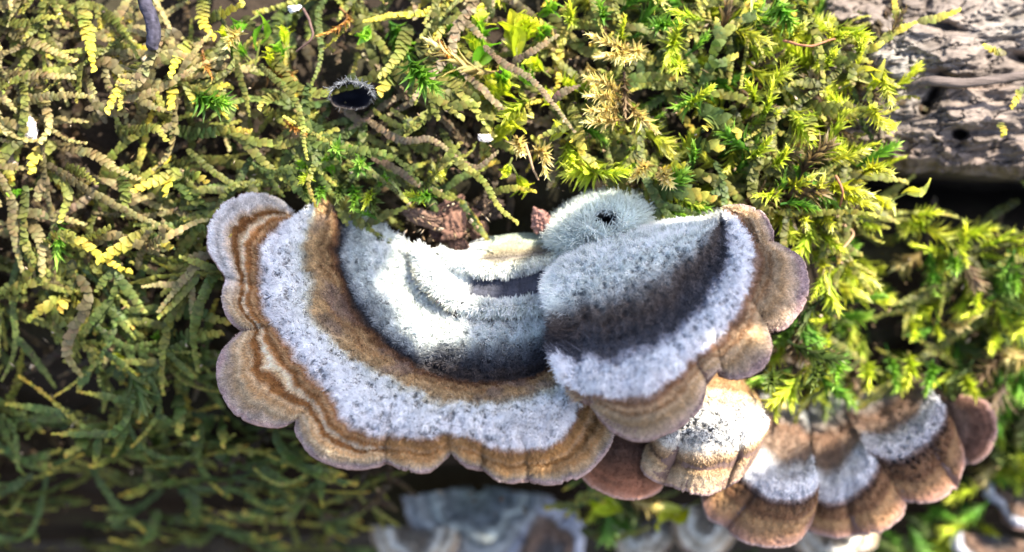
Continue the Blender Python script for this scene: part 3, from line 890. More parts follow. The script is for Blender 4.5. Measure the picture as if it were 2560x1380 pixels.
# added unseen leaves that shape the shade, laid out across the sun's direction: centre (along, up), half length, half width, turn, distance towards the sun
SHADE = [
    (-1.38, .34, 1.30, .68, 110, 10.0),
    (-.55, -1.02, 1.05, .52, -15, 10.6),
    (.66, -.72, 1.10, .66, -8, 10.2),
    (.52, .02, .68, .30, 15, 10.9),
    (.42, -1.62, .82, .30, 4, 10.5),
    (-2.40, .50, 1.30, .44, 128, 11.0),
    (-.74, .80, .52, .24, 65, 10.4),
    (2.95, -2.02, 1.35, .42, 0, 10.4),
]

# ---------------------------------------------------------------- moss and liverwort
def leaf_grid(na, nb, fn):
    a, b = np.meshgrid(np.linspace(0, 1, na), np.linspace(-1, 1, nb), indexing='ij')
    V = np.stack(fn(a, b), -1).reshape(-1, 3)
    return V, gridfaces(na, nb), a.ravel()


def _liver(a, b):                    # broad pointed overlapping scale, x out to the side, y forward, z off the strand
    wd = 1.22 * np.power(a + 0.06, 0.45) * np.power(np.clip(1.0 - a, 0, 1), 0.78)
    r = math.radians(46)
    l, c = a * 1.12 - .16, b * wd * 0.68
    x = l * math.sin(r) + c * math.cos(r)
    y = l * math.cos(r) - c * math.sin(r)
    z = 0.07 * np.sin(math.pi * a * 0.8) - 0.12 * np.clip(b, 0, 1) ** 2 * wd - 0.10 * a ** 4 + 0.19 * y - .05 * x
    return x, y, z


def _spike(a, b):                    # lance-shaped moss leaf, y along, channelled
    wd = 0.098 * np.sin(math.pi * np.clip(0.10 + 0.90 * a, 0, 1)) ** 0.9 * (1 - 0.45 * a)
    return b * wd, a, 0.06 * b ** 2 * wd / 0.098 + 0.12 * np.sin(a * 2.6) - 0.12 * a ** 2


def _broad(a, b):                    # wide glassy pointed leaf with a midrib fold
    wd = 0.30 * np.sin(math.pi * (0.08 + 0.90 * a)) ** 0.9 * (1 - .25 * a)
    return b * wd * (1 + .05 * np.sin(a * 30)), a, 0.16 * np.sin(math.pi * a) + 0.16 * np.abs(b) * wd / .3 - .10 * a ** 3 + 0.03 * np.sin(9 * a + 2 * b)


LEAF = {'liver': leaf_grid(5, 4, _liver), 'spike': leaf_grid(5, 3, _spike), 'broad': leaf_grid(6, 5, _broad)}


def path_frames(path, nrm, roll=0.0):
    T = norm(np.gradient(path, axis=0))
    N = norm(nrm - (nrm * T).sum(-1, keepdims=True) * T)
    S = np.cross(T, N)
    c, s = np.cos(roll), np.sin(roll)
    return T, c * N + s * S, c * S - s * N


def resample(path, n):
    path = np.asarray(path, float)
    d = np.concatenate([[0], np.cumsum(np.linalg.norm(np.diff(path, axis=0), axis=1))])
    x = np.linspace(0, d[-1], n)
    return np.stack([np.interp(x, d, path[:, k]) for k in range(3)], -1), d[-1]


def strand_leaves(path, nrm, width, cols, rg, roll=0.0, loose=0.0, dens=1.0):
    """two rows of overlapping scales; returns M (k,3,3) columns x,y,z, O (k,3), colours (k,3)"""
    p, L = resample(path, 80)
    n = max(6, int(L / (width * 0.30) * dens))
    T, N, S = path_frames(p, np.broadcast_to(nrm, p.shape), roll)
    Ms, Os, Cs = [], [], []
    for i in range(n):
        f = (i + 0.5) / n
        k = min(79, int(f * 79))
        side = 1 if i % 2 else -1
        sc = width * (0.62 + 0.38 * math.sin(math.pi * min(1, 0.25 + f * 0.9))) * rg.uniform(0.85, 1.18)
        sc *= 1 if f < 0.9 else 0.85
        tw = rg.normal() * 0.13 + loose * rg.normal()
        x, y, z = S[k] * side, T[k], N[k]
        lift = rg.normal() * 0.10 + 0.05 + loose * abs(rg.normal())
        y2 = norm(y * math.cos(lift) + z * math.sin(lift))
        z2 = norm(z * math.cos(lift) - y * math.sin(lift))
        x2 = norm(x * math.cos(tw) + z2 * math.sin(tw))
        z2 = norm(z2 * math.cos(tw) - x * math.sin(tw))
        Ms.append(np.stack([x2 * sc, y2 * sc * 1.05, z2 * sc], 1))
        Os.append(p[k] + N[k] * width * 0.10 - T[k] * width * 0.35 - x * 0.10 * width)
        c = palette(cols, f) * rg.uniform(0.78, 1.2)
        Cs.append(c * (1 + rg.normal(size=3) * 0.06))
    return np.array(Ms), np.array(Os), np.array(Cs), p


def shoot_leaves(path, nrm, length, cols, rg, n=24, spread=0.6, kind='spike', taper=0.6, start=0.12):
    """leaves set spirally round a stem, closing into a pointed bud at the tip"""
    p, L = resample(path, 60)
    T, N, S = path_frames(p, np.broadcast_to(nrm, p.shape))
    Ms, Os, Cs = [], [], []
    for i in range(n):
        f = start + (1 - start) * (i + 0.3) / n
        k = min(59, int(f * 59))
        a = i * 2.399 + rg.normal() * 0.25
        rad = np.cos(a) * S[k] + np.sin(a) * N[k]
        sp = spread * (1.25 - 1.0 * f) + rg.normal() * 0.09
        y = norm(T[k] * math.cos(sp) + rad * math.sin(sp))
        z = norm(T[k] * math.sin(sp) - rad * math.cos(sp))
        x = np.cross(y, z)
        sc = length * (1 - taper * 0.45 * abs(f - 0.5) * 2) * rg.uniform(0.8, 1.15)
        wx = rg.uniform(0.85, 1.25)
        Ms.append(np.stack([x * sc * wx, y * sc, z * sc], 1))
        Os.append(p[k])
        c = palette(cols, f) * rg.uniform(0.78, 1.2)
        Cs.append(c * (1 + rg.normal(size=3) * 0.04))
    return np.array(Ms), np.array(Os), np.array(Cs), p


def bake(kind, M, O, C, pale=None):
    V, F, a = LEAF[kind]
    X = np.einsum('kij,nj->kni', M, V) + O[:, None]
    n = len(V)
    FF = (F[None] + (np.arange(len(M)) * n)[:, None, None]).reshape(-1, 4)
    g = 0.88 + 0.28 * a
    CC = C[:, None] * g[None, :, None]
    if kind == 'spike':             # points of the leaves are bleached
        k = (0.45 * a ** 3)[None, :, None]
        CC = CC * (1 - k) + k * (CC * .8 + np.array([.26, .26, .16]))
    CC = CC.reshape(-1, 3)
    return X.reshape(-1, 3), FF, CC


SHARED = {}


def leaf_mesh(kind):
    if kind not in SHARED:
        V, F, a = LEAF[kind]
        me = bpy.data.meshes.new('leaf')
        me.from_pydata([tuple(v) for v in V], [], [tuple(int(i) for i in f) for f in F])
        me.polygons.foreach_set('use_smooth', np.full(len(me.polygons), kind != 'liver'))
        me.materials.append(MATS['moss_leaf_single'])
        SHARED[kind] = me
    return SHARED[kind]


def plant(name, kind, M, O, C, p, stem_r, stem_c, label, cat, group, detailed=False, mat='moss_leaf'):
    """a strand or shoot as a thing: its stem, and its leaves each on their own or (small ones) joined"""
    root = empty(name, p[0], label, cat, group)
    V, F = tube(p[::4], np.linspace(stem_r, stem_r * 0.5, len(p[::4])), 5)
    mesh('stem', V, F, 'stem', root, colors=stem_c)
    if detailed:
        o0 = np.array(root.location)
        me = leaf_mesh(kind)
        for m, o, c in zip(M, O, C):
            lf = bpy.data.objects.new('leaf', me)
            mw = Matrix(np.asarray(AX.T @ m).tolist()).to_4x4()
            mw.translation = Vector(W3(o) - o0)
            lf.parent = root
            lf.matrix_local = mw
            lf.color = (*np.clip(c, 0, 1), 1)
            COL.objects.link(lf)
    else:
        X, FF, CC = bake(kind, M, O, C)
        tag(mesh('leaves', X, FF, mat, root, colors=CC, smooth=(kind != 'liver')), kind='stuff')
    return root


# colours from base to tip
TAN = [(0, (.10, .08, .038)), (.6, (.29, .245, .11)), (1, (.46, .40, .16))]
OLV = [(0, (.06, .068, .018)), (.6, (.21, .22, .05)), (1, (.40, .38, .08))]
GRN = [(0, (.05, .075, .02)), (.6, (.14, .18, .045)), (1, (.26, .28, .06))]
YTP = [(0, (.14, .15, .045)), (.4, (.30, .29, .065)), (.7, (.58, .49, .065)), (1, (.74, .60, .08))]
GTP = [(0, (.055, .085, .028)), (.55, (.12, .17, .045)), (.8, (.38, .34, .06)), (1, (.58, .43, .075))]
DEAD = [(0, (.15, .11, .065)), (.6, (.25, .195, .115)), (1, (.34, .27, .15))]
LIME = [(0, (.13, .11, .03)), (.2, (.20, .27, .015)), (.5, (.40, .50, .02)), (1, (.66, .70, .08))]
LEMN = [(0, (.16, .12, .04)), (.2, (.30, .33, .02)), (.5, (.52, .55, .04)), (1, (.80, .80, .32))]
EMER = [(0, (.03, .10, .010)), (.5, (.10, .28, .015)), (1, (.26, .45, .05))]
DKGR = [(0, (.025, .05, .012)), (.5, (.07, .125, .022)), (1, (.16, .22, .05))]
STRW = [(0, (.24, .16, .06)), (.4, (.50, .41, .17)), (1, (.76, .68, .34))]
RUST = [(0, (.16, .075, .025)), (.5, (.42, .20, .04)), (1, (.60, .34, .08))]
BRWN = [(0, (.07, .042, .028)), (.5, (.14, .09, .055)), (1, (.25, .17, .10))]


def ground_point(px, py, lift):
    return on_log(np.float64(px), np.float64(py), lift)


def px_path(pts, lift0, lift1, arch=0.0):
    """smooth path through photograph points lying lift above the log"""
    pts = np.asarray(pts, float)
    t = np.linspace(0, 1, 24)
    q = catmull(pts, t * (len(pts) - 1)) if len(pts) > 2 else pts[0] + t[:, None] * (pts[1] - pts[0])
    l = lift0 + (lift1 - lift0) * t + arch * np.sin(math.pi * t)
    return on_log(q[:, 0], q[:, 1], l)


LANDMARKS = [
    (375, 100, 'beside the blue-grey twig'), (75, 325, 'beside the bleached white chip'), (20, 430, 'by the flaky beige chip'), (150, 130, 'in the tan corner of the mat'), (640, 90, 'by the pointed bright green leaf'),
    (860, 60, 'around the curled rust brown moss tail'), (880, 240, 'around the dark hairy cup'), (740, 340, 'near the withered orange moss tip'), (520, 190, 'around the rusty orange shoot'), (1290, 60, 'by the tall glassy lime leaf'),
    (1250, 200, 'along the dead brown stalk'), (1080, 300, 'between the dark cup and the dead stalk'), (1220, 460, 'near the hanging strand above the wood chips'), (950, 460, 'at the foot of the large bracket'), (1520, 90, 'among the straw tufts'),
    (1565, 270, 'around the withered brown stem'), (1720, 110, 'between the straw tufts and the bare wood'), (1500, 450, 'above the fuzzy knob'), (1760, 430, 'above the smaller bracket'), (1880, 250, 'around the reddish stalk by the bare wood'),
    (2100, 60, 'at the top corner of the bare wood'), (2130, 260, 'beside the rounded leaf on the bare wood'), (2120, 470, 'at the mouth of the dark slit'), (2050, 640, 'beside the outermost lobe of the smaller bracket'),
    (2400, 620, 'under the dark slit'), (2480, 800, 'in the blurred moss beyond the dark slit'), (2200, 830, 'above the lower cluster of brackets'), (2520, 1080, 'beyond the chocolate brown lobe'), (2420, 1300, 'beneath the lower cluster of brackets'),
    (630, 430, 'above the pale first lobe of the large bracket'), (430, 480, 'near the bright yellow forked sprig'), (440, 620, 'beside the pale first lobe of the large bracket'), (150, 600, 'in the mat over the three-pronged yellow sprig'), (160, 790, 'around the three-pronged yellow sprig'),
    (450, 900, 'beside the biggest striped lobe of the large bracket'), (150, 1050, 'in the shaded hanging mat'), (450, 1150, 'below the biggest striped lobe of the large bracket'), (850, 1250, 'under the scalloped edge of the large bracket'), (100, 1330, 'in the dark hollow at the foot of the log'),
    (1500, 1300, 'among the blurred brackets at the foot of the log')]


def zone_phrase(px, py):
    return min(LANDMARKS, key=lambda l_: (l_[0] - px) ** 2 + (l_[1] - py) ** 2)[2]


KIND_WORDS = {
    'old': 'brown liverwort strand darkened for shade',     'tan': 'tan braided liverwort strand', 'olive': 'olive braided liverwort strand', 'green': 'dark green braided liverwort strand', 'ytip': 'liverwort strand with bright yellow tip',
    'gtip': 'green liverwort strand with ochre tip', 'dead': 'dead brown liverwort strand', 'lime': 'lime green spiky moss shoot', 'lemon': 'lemon yellow feathery moss shoot',
    'emerald': 'emerald green moss shoot', 'dark': 'dark green spiky moss shoot', 'straw': 'dry straw coloured moss shoot', 'rust': 'rusty orange moss shoot', 'brown': 'withered brown moss shoot'}
GAP_SHADE = [(0, (.05, .035, .02)), (.6, (.085, .06, .034)), (1, (.12, .09, .05))]  # dark tone painted on the lowest strands as shade between the others
COLS = {'old': GAP_SHADE, 'tan': TAN, 'olive': OLV, 'green': GRN, 'ytip': YTP, 'gtip': GTP, 'dead': DEAD, 'lime': LIME, 'lemon': LEMN, 'emerald': EMER, 'dark': DKGR, 'straw': STRW, 'rust': RUST, 'brown': BRWN}
STRANDS = ('old', 'tan', 'olive', 'green', 'ytip', 'gtip', 'dead')  # the old kind carries the painted gap shade
NORMAL = np.array([0.0, 0.12, 1.0])
mrg = np.random.default_rng(2024)


def local_normal(p):
    return norm(log_normal(p[..., 1]) + 0.0)


def named_strand(pts, kind, width=.078, lift=(.55, .75), arch=.05, label=None, roll=0.0, detailed=True):
    path = px_path(pts, lift[0], lift[1], arch)
    nr = local_normal(path)
    M, O, C, p = strand_leaves(path, nr[0] * .5 + np.array([0, 0, .5]), width, COLS[kind], mrg, roll)
    x, y = pts[len(pts) // 2]
    plant('liverwort_strand', 'liver', M, O, C, p, width * .22, COLS[kind][0][1], label or KIND_WORDS[kind] + ' ' + zone_phrase(x, y), 'liverwort',
          'liverwort strands ' + zone_phrase(x, y), detailed)


def c1(*pts):                        # points measured on an enlarged upper corner
    return [(x * .5073, y * .5073) for x, y in pts]


def c4(*pts):
    return [(x * .5073, 680 + y * .5073) for x, y in pts]


# strands that stand out one by one
for pts, kind in [
    (c1((0, 130), (130, 200), (250, 250), (390, 310)), 'tan'), (c1((0, 365), (200, 372), (390, 385)), 'tan'), (c1((0, 530), (150, 490), (330, 470), (480, 480)), 'tan'),
    (c1((180, 380), (220, 500), (245, 620), (190, 720)), 'tan'), (c1((400, 0), (430, 150), (450, 270), (470, 370)), 'ytip'), (c1((500, 50), (580, 120), (640, 200), (690, 300)), 'olive'),
    (c1((700, 310), (610, 400), (520, 570)), 'ytip'), (c1((970, 200), (880, 280), (830, 400)), 'ytip'), (c1((830, 380), (850, 480), (840, 560)), 'ytip'),
    (c1((270, 710), (450, 760), (600, 850), (700, 890)), 'tan'), (c1((250, 715), (180, 780), (150, 870)), 'ytip'), (c1((330, 825), (420, 860), (490, 915)), 'olive'),
    (c1((190, 900), (280, 870), (335, 960), (290, 1110)), 'olive'), (c1((890, 850), (770, 890), (640, 950)), 'ytip'), (c1((850, 850), (835, 900), (815, 985)), 'ytip'),
    (c1((900, 855), (970, 870), (1040, 910)), 'gtip'), (c1((730, 1140), (620, 1200), (460, 1300)), 'ytip'), (c1((720, 1160), (780, 1190), (870, 1230)), 'gtip'),
    (c1((590, 650), (700, 640), (780, 640), (830, 710)), 'olive'), (c1((1010, 0), (1000, 110), (1070, 200)), 'ytip'), (c1((1040, 95), (1120, 60), (1210, 20)), 'ytip'),
    (c1((830, 640), (980, 660), (1120, 640), (1260, 650)), 'gtip'), (c1((790, 600), (800, 560), (770, 440)), 'olive'), (c1((400, 330), (440, 400), (480, 475)), 'tan'),
    (c1((0, 100), (120, 120), (200, 90), (300, 90)), 'olive'), (c1((560, 330), (600, 420), (590, 560)), 'olive'), (c1((1370, 470), (1300, 500), (1270, 550)), 'olive'),
    (c1((600, 880), (620, 960), (610, 1080)), 'green'), (c1((300, 1240), (420, 1180), (560, 1110)), 'olive'), (c1((140, 1080), (200, 1190), (210, 1370)), 'tan'),
    (c4((330, 130), (240, 160), (130, 240)), 'ytip'), (c4((330, 120), (310, 160), (300, 205)), 'ytip'), (c4((345, 120), (380, 145), (415, 175)), 'ytip'),
    (c4((850, 340), (950, 310), (1120, 300)), 'gtip'), (c4((900, 180), (1000, 210), (1150, 255)), 'gtip'), (c4((830, 430), (760, 520), (700, 600)), 'gtip'),
    (c4((1090, 720), (1100, 790), (1100, 880)), 'gtip'), (c4((1040, 740), (990, 790), (950, 830)), 'gtip'), (c4((880, 620), (890, 720), (880, 810)), 'gtip'),
    (c4((620, 870), (540, 920), (430, 960)), 'gtip'), (c4((560, 760), (470, 770), (290, 800)), 'gtip'), (c4((430, 790), (400, 850), (310, 910)), 'gtip'),
    ([(690, 300), (660, 270), (640, 255)], 'olive'), ([(960, 130), (1010, 190), (1060, 230), (1120, 262)], 'olive'), ([(1020, 70), (990, 150), (940, 200)], 'olive'),
    ([(1010, 170), (970, 210), (940, 245)], 'gtip'), ([(2000, 265), (2080, 270), (2140, 262)], 'olive'), ([(2010, 270), (2025, 320), (2030, 360)], 'olive'),
    ([(1760, 280), (1830, 320), (1855, 350)], 'gtip'), ([(1800, 300), (1770, 315), (1755, 330)], 'gtip'), ([(1745, 365), (1780, 365), (1815, 375)], 'gtip'),
    ([(1620, 480), (1700, 480), (1800, 500)], 'gtip'), ([(1660, 470), (1680, 420), (1725, 410)], 'ytip'),
]:
    wide = (.10 if pts[0][0] > 900 else .078) * (1.25 if kind in ('ytip', 'gtip') else 1)
    named_strand(pts, kind, wide * mrg.uniform(.9, 1.1), (.52 + mrg.uniform(-.05, .1), .78 + mrg.uniform(-.08, .12)), roll=mrg.normal() * .25)

named_strand([(440, 560), (500, 570), (540, 580), (585, 592)], 'gtip', .07, (.62, .98), .05, 'ochre liverwort strand laid across the pale lobe of the large bracket')
named_strand([(1105, 330), (1150, 400), (1210, 455), (1250, 520), (1300, 562)], 'olive', .062, (.6, .9), .05, 'long olive liverwort strand with a curled tip hanging over the wood chips')
named_strand([(1235, 480), (1290, 470), (1345, 480)], 'ytip', .05, (.72, .8), .02, 'short side branch of liverwort forking off above the wood chips')
named_strand([(1215, 120), (1260, 160), (1330, 200), (1390, 270), (1440, 335)], 'dead', .05, (.8, .85), .05, 'dead brown liverwort stalk crossing the glassy green leaves')
named_strand([(1290, 150), (1330, 130), (1400, 85)], 'dead', .055, (.85, .9), .02, 'dead liverwort branch tip rising from the brown stalk')
named_strand([(1380, 255), (1410, 230), (1455, 212)], 'dead', .055, (.85, .9), .02, 'dead liverwort twiglet with blunt end beside the straw tufts')
named_strand([(1130, 390), (1190, 420), (1250, 375)], 'dead', .05, (.7, .8), .02)
named_strand([(930, 390), (1000, 430), (1060, 470), (1110, 480)], 'dead', .055, (.65, .72), .02)
named_strand([(920, 300), (1000, 350), (1080, 350), (1150, 400)], 'dead', .055, (.65, .72), .02)


def named_shoot(pts, kind, length=.17, n=26, spread=.55, lift=(.5, .85), label=None, detailed=False, shape='spike', mat='moss_leaf', taper=.6, start=.12):
    q_ = np.asarray(pts, float)
    q_ = q_[0] + (q_ - q_[0]) * (.62 if start < .5 else 1)
    path = px_path(q_, lift[0], lift[1], .03)
    M, O, C, p = shoot_leaves(path, NORMAL, length * 1.15, COLS[kind], mrg, int(n * 1.6), spread * .85, shape, taper, start)
    x, y = pts[-1]
    plant('moss_shoot', shape, M, O, C, p, .012, COLS[kind][0][1], label or KIND_WORDS[kind] + ' ' + zone_phrase(x, y), 'moss', 'moss shoots ' + zone_phrase(x, y), detailed, mat)


for pts, kind, ln, n, sp in [
    ([(2150, 440), (2190, 415), (2245, 420)], 'lemon', .18, 30, .45), ([(2060, 460), (2110, 470), (2200, 490)], 'lemon', .20, 34, .45), ([(2080, 490), (2140, 500), (2215, 520)], 'lemon', .19, 30, .4),
    ([(2010, 500), (2050, 470), (2080, 425)], 'lemon', .17, 26, .5), ([(1990, 520), (2010, 550), (2025, 580)], 'lemon', .17, 24, .45), ([(2050, 520), (2070, 550), (2085, 580)], 'lemon', .17, 26, .4),
    ([(1900, 470), (1950, 490), (1900, 500)], 'lime', .15, 24, .55), ([(1960, 470), (2000, 460), (2060, 430)], 'lemon', .17, 26, .5), ([(2060, 620), (2055, 690), (2070, 760)], 'lemon', .16, 26, .4),
    ([(2040, 560), (2080, 610), (2120, 640)], 'lime', .17, 26, .5), ([(1880, 300), (1930, 260), (1955, 180)], 'lime', .17, 24, .4), ([(1970, 100), (1990, 80), (2020, 50)], 'lemon', .18, 26, .35),
    ([(2070, 110), (2080, 80), (2075, 40)], 'lemon', .15, 22, .4), ([(2075, 105), (2100, 85), (2130, 75)], 'lime', .15, 22, .4), ([(2060, 180), (2075, 150), (2095, 115)], 'lime', .17, 24, .35),
    ([(2140, 140), (2155, 115), (2160, 90)], 'lime', .14, 20, .4), ([(1700, 270), (1740, 250), (1800, 205)], 'lime', .17, 26, .4), ([(1880, 270), (1885, 230), (1870, 190)], 'lime', .19, 24, .35),
    ([(1920, 420), (1960, 395), (1985, 360)], 'lime', .18, 26, .45), ([(1860, 400), (1900, 380), (1950, 330)], 'lime', .18, 26, .45), ([(1730, 420), (1735, 380), (1735, 340)], 'emerald', .17, 24, .4),
    ([(1690, 130), (1680, 100), (1700, 40)], 'lime', .16, 28, .7), ([(1700, 150), (1690, 170), (1700, 175)], 'lime', .16, 30, .9), ([(1640, 70), (1660, 60), (1720, 50)], 'emerald', .16, 26, .8),
    ([(1560, 110), (1550, 80), (1560, 30)], 'lime', .15, 20, .4), ([(1430, 60), (1425, 40), (1420, 0)], 'lime', .17, 24, .5), ([(1500, 60), (1510, 30), (1500, -10)], 'emerald', .17, 24, .6),
    ([(1070, 490), (1040, 495), (1000, 485)], 'lime', .15, 26, .5), ([(1100, 480), (1060, 490), (1010, 505)], 'emerald', .15, 26, .5), ([(930, 470), (920, 500), (905, 530)], 'lime', .14, 20, .5),
    ([(830, 390), (850, 370), (845, 360)], 'emerald', .15, 26, .8), ([(780, 430), (770, 440), (745, 460)], 'lime', .14, 24, .6), ([(900, 420), (905, 410), (900, 400)], 'emerald', .15, 26, .9),
    ([(2380, 650), (2330, 620), (2240, 595)], 'lime', .17, 30, .35), ([(2430, 640), (2480, 610), (2560, 560)], 'lime', .18, 26, .4), ([(2400, 640), (2410, 600), (2420, 540)], 'lime', .2, 22, .5),
    ([(1955, 930), (1985, 960), (1995, 1030)], 'lime', .17, 24, .35), ([(2390, 900), (2370, 950), (2300, 1000)], 'lime', .18, 24, .35), ([(2260, 790), (2290, 830), (2295, 865)], 'lime', .17, 22, .4),
    ([(2340, 800), (2400, 820), (2470, 800)], 'straw', .17, 24, .4), ([(2330, 800), (2350, 840), (2360, 860)], 'lime', .15, 20, .4), ([(2080, 690), (2110, 690), (2145, 660)], 'lime', .17, 22, .4),
    ([(2370, 650), (2390, 660), (2400, 680)], 'emerald', .17, 24, .7), ([(2450, 720), (2440, 750), (2445, 790)], 'lime', .17, 22, .4), ([(2060, 830), (2070, 860), (2065, 900)], 'lime', .17, 24, .45),
    ([(2480, 800), (2490, 860), (2480, 900)], 'lime', .2, 22, .4), ([(2520, 650), (2540, 690), (2550, 740)], 'emerald', .2, 22, .5),
]:
    named_shoot(pts, kind, ln, n, sp, detailed=(kind == 'lemon'))
for pts, kind in [([(800, 450), (805, 480), (800, 512)], 'emerald'), ([(845, 455), (850, 485), (845, 515)], 'dark'), ([(880, 460), (890, 500), (885, 535)], 'emerald'), ([(925, 470), (935, 505), (940, 540)], 'dark'), ([(760, 450), (765, 480), (770, 505)], 'dark'), ([(1640, 520), (1690, 530), (1740, 545)], 'emerald'), ([(1700, 505), (1740, 520), (1790, 525)], 'emerald')]:
    named_shoot(pts, kind, .15, 22, .6, (.45, .75))
for pts, kind in [([(2160, 900), (2175, 935), (2180, 990)], 'lime'), ([(2220, 890), (2240, 930), (2250, 990)], 'emerald'), ([(2270, 880), (2280, 920), (2275, 980)], 'lime'), ([(2330, 900), (2330, 940), (2315, 1000)], 'emerald'), ([(2100, 890), (2095, 930), (2085, 985)], 'emerald'),
                  ([(2400, 930), (2430, 970), (2450, 1010)], 'lime'), ([(2040, 900), (2040, 940), (2030, 990)], 'dark'), ([(1930, 930), (1930, 950), (1925, 985)], 'dark')]:
    named_shoot(pts, kind, .18, 24, .6, (.75, 1.15))
# straw tufts
for pts, lb in [([(1565, 130), (1540, 110), (1450, 75)], 'dry straw moss tuft curling over beneath the yellow spike'), ([(1575, 120), (1600, 130), (1570, 160)], None), ([(1570, 110), (1545, 140), (1480, 155)], None),
                ([(1560, 240), (1510, 200), (1445, 175)], 'dry straw moss shoot arching away from the withered brown stem'), ([(1560, 250), (1500, 240), (1440, 235)], None), ([(1560, 260), (1500, 280), (1440, 285)], None),
                ([(1570, 260), (1610, 300), (1660, 345)], 'thick olive straw moss shoot pointing down beside the withered brown stem'), ([(1560, 300), (1500, 300), (1435, 305)], None), ([(1320, 380), (1370, 380), (1385, 440)], None),
                ([(1290, 340), (1300, 370), (1310, 390)], None), ([(1620, 405), (1600, 430), (1570, 455)], None), ([(1650, 420), (1665, 445), (1680, 470)], None), ([(600, 80), (580, 90), (560, 120)], None)]:
    named_shoot(pts, 'straw', .17, 30, .55, (.65, .95), lb)
for pts, lb in [([(505, 125), (515, 170), (535, 215)], 'rusty orange moss shoot pointing down by the matted carpet'), ([(1095, 100), (1110, 125), (1130, 155)], 'rusty moss tip above the dark hairy cup'),
                ([(850, 20), (880, 60), (830, 105), (780, 125)], 'curled rust brown moss tail above the dark hairy cup'), ([(710, 300), (740, 325), (780, 345)], 'withered orange moss tip under the dark hairy cup')]:
    named_shoot(pts, 'rust', .10, 30, .5, (.65, .8), lb)
named_shoot([(1560, 180), (1562, 240), (1565, 330)], 'brown', .13, 40, .8, (.7, .75), 'withered brown moss stem between the straw tufts')
named_shoot([(2000, 420), (1990, 400), (1950, 390)], 'brown', .11, 34, .9, (.4, .45))
named_shoot([(1900, 215), (1880, 225), (1870, 240)], 'brown', .11, 30, .9, (.4, .5))
named_shoot([(2130, 230), (2150, 210), (2160, 190)], 'brown', .11, 30, .9, (.4, .5))

# broad glassy leaves that catch the sun
for px_, py_, ang, ln, kind, lb in [
    (650, 105, 75, .27, 'emerald', 'large pointed bright green leaf standing by the matted carpet'), (1290, 110, 95, .36, 'lime', 'tall glassy lime leaf at the top of the mat'), (1200, 160, 70, .26, 'emerald', 'broad curled green leaf above the dead brown stalk'),
    (1190, 120, 120, .2, 'lime', None), (1235, 250, 100, .24, 'lime', None), (1215, 230, 60, .2, 'lemon', None), (1245, 340, 50, .26, 'lime', None), (1280, 320, 80, .22, 'lime', None), (1300, 450, 300, .2, 'lime', None),
    (1270, 420, 250, .16, 'lime', None), (1110, 430, 230, .18, 'lemon', None), (1350, 90, 40, .2, 'emerald', None), (1150, 210, 100, .2, 'emerald', None), (920, 75, 250, .2, 'emerald', None), (2150, 195, 30, .24, 'lemon', 'rounded yellow-green leaf lying on the bare wood'),
    (2180, 215, 60, .17, 'lime', None), (2170, 275, 40, .14, 'lemon', None), (2205, 310, 350, .2, 'lemon', None), (50, 480, 200, .14, 'emerald', None), (700, 140, 100, .18, 'emerald', None), (610, 60, 220, .2, 'emerald', None), (2270, 480, 30, .2, 'lemon', 'single golden leaf at the mouth of the dark slit'),
    (2200, 500, 330, .22, 'lemon', None), (1700, 1280, 200, .4, 'lime', 'blurred bright green leaf among the cream brackets'), (1530, 1270, 160, .35, 'lime', None), (260, 840, 60, .13, 'emerald', None), (290, 890, 330, .15, 'lime', None), (390, 850, 80, .12, 'emerald', None)] + [
    (mrg.uniform(1130, 1440), mrg.uniform(0, 360), mrg.uniform(30, 150), mrg.uniform(.16, .26), ('lime', 'emerald', 'lime', 'lemon')[j_ % 4], None) for j_ in range(16)] + [
    (mrg.uniform(760, 960), mrg.uniform(370, 470), mrg.uniform(30, 150), mrg.uniform(.13, .2), 'emerald', None) for j_ in range(8)] + [
    (mrg.uniform(560, 720), mrg.uniform(20, 160), mrg.uniform(30, 150), mrg.uniform(.13, .2), ('emerald', 'lime')[j_ % 2], None) for j_ in range(6)]:
    a = math.radians(ang)
    p0 = ground_point(px_, py_, .62)
    y = norm(np.array([math.cos(a), math.sin(a), .5 + mrg.normal() * .2]))
    single = lb is not None and 'leaf' in lb and 'tall' not in lb
    path = p0 + y * ln * np.linspace(-.75, .1, 6)[:, None]
    M, O, C, p = shoot_leaves(path, NORMAL, ln * (1.1 if single else .85), COLS[kind], mrg, 2 if single else 7, .25 if single else .75, 'broad', .4, .5)
    rt = empty('moss_leaf' if single else 'leafy_moss', p[0], lb or ('glassy %s moss rosette %s' % ({'emerald': 'emerald green', 'lime': 'lime green', 'lemon': 'yellow-green'}[kind], zone_phrase(px_, py_))), 'leaf' if single else 'moss',
               'glassy leaves ' + zone_phrase(px_, py_))
    V, F = tube(p[::10], .009, 5)
    mesh('stalk', V, F, 'stem', rt, colors=(.12, .14, .03))
    for j in range(len(M)):
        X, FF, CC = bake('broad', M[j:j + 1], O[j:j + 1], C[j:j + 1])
        mesh('leaf', X, FF, 'wet_leaf', rt, colors=CC)

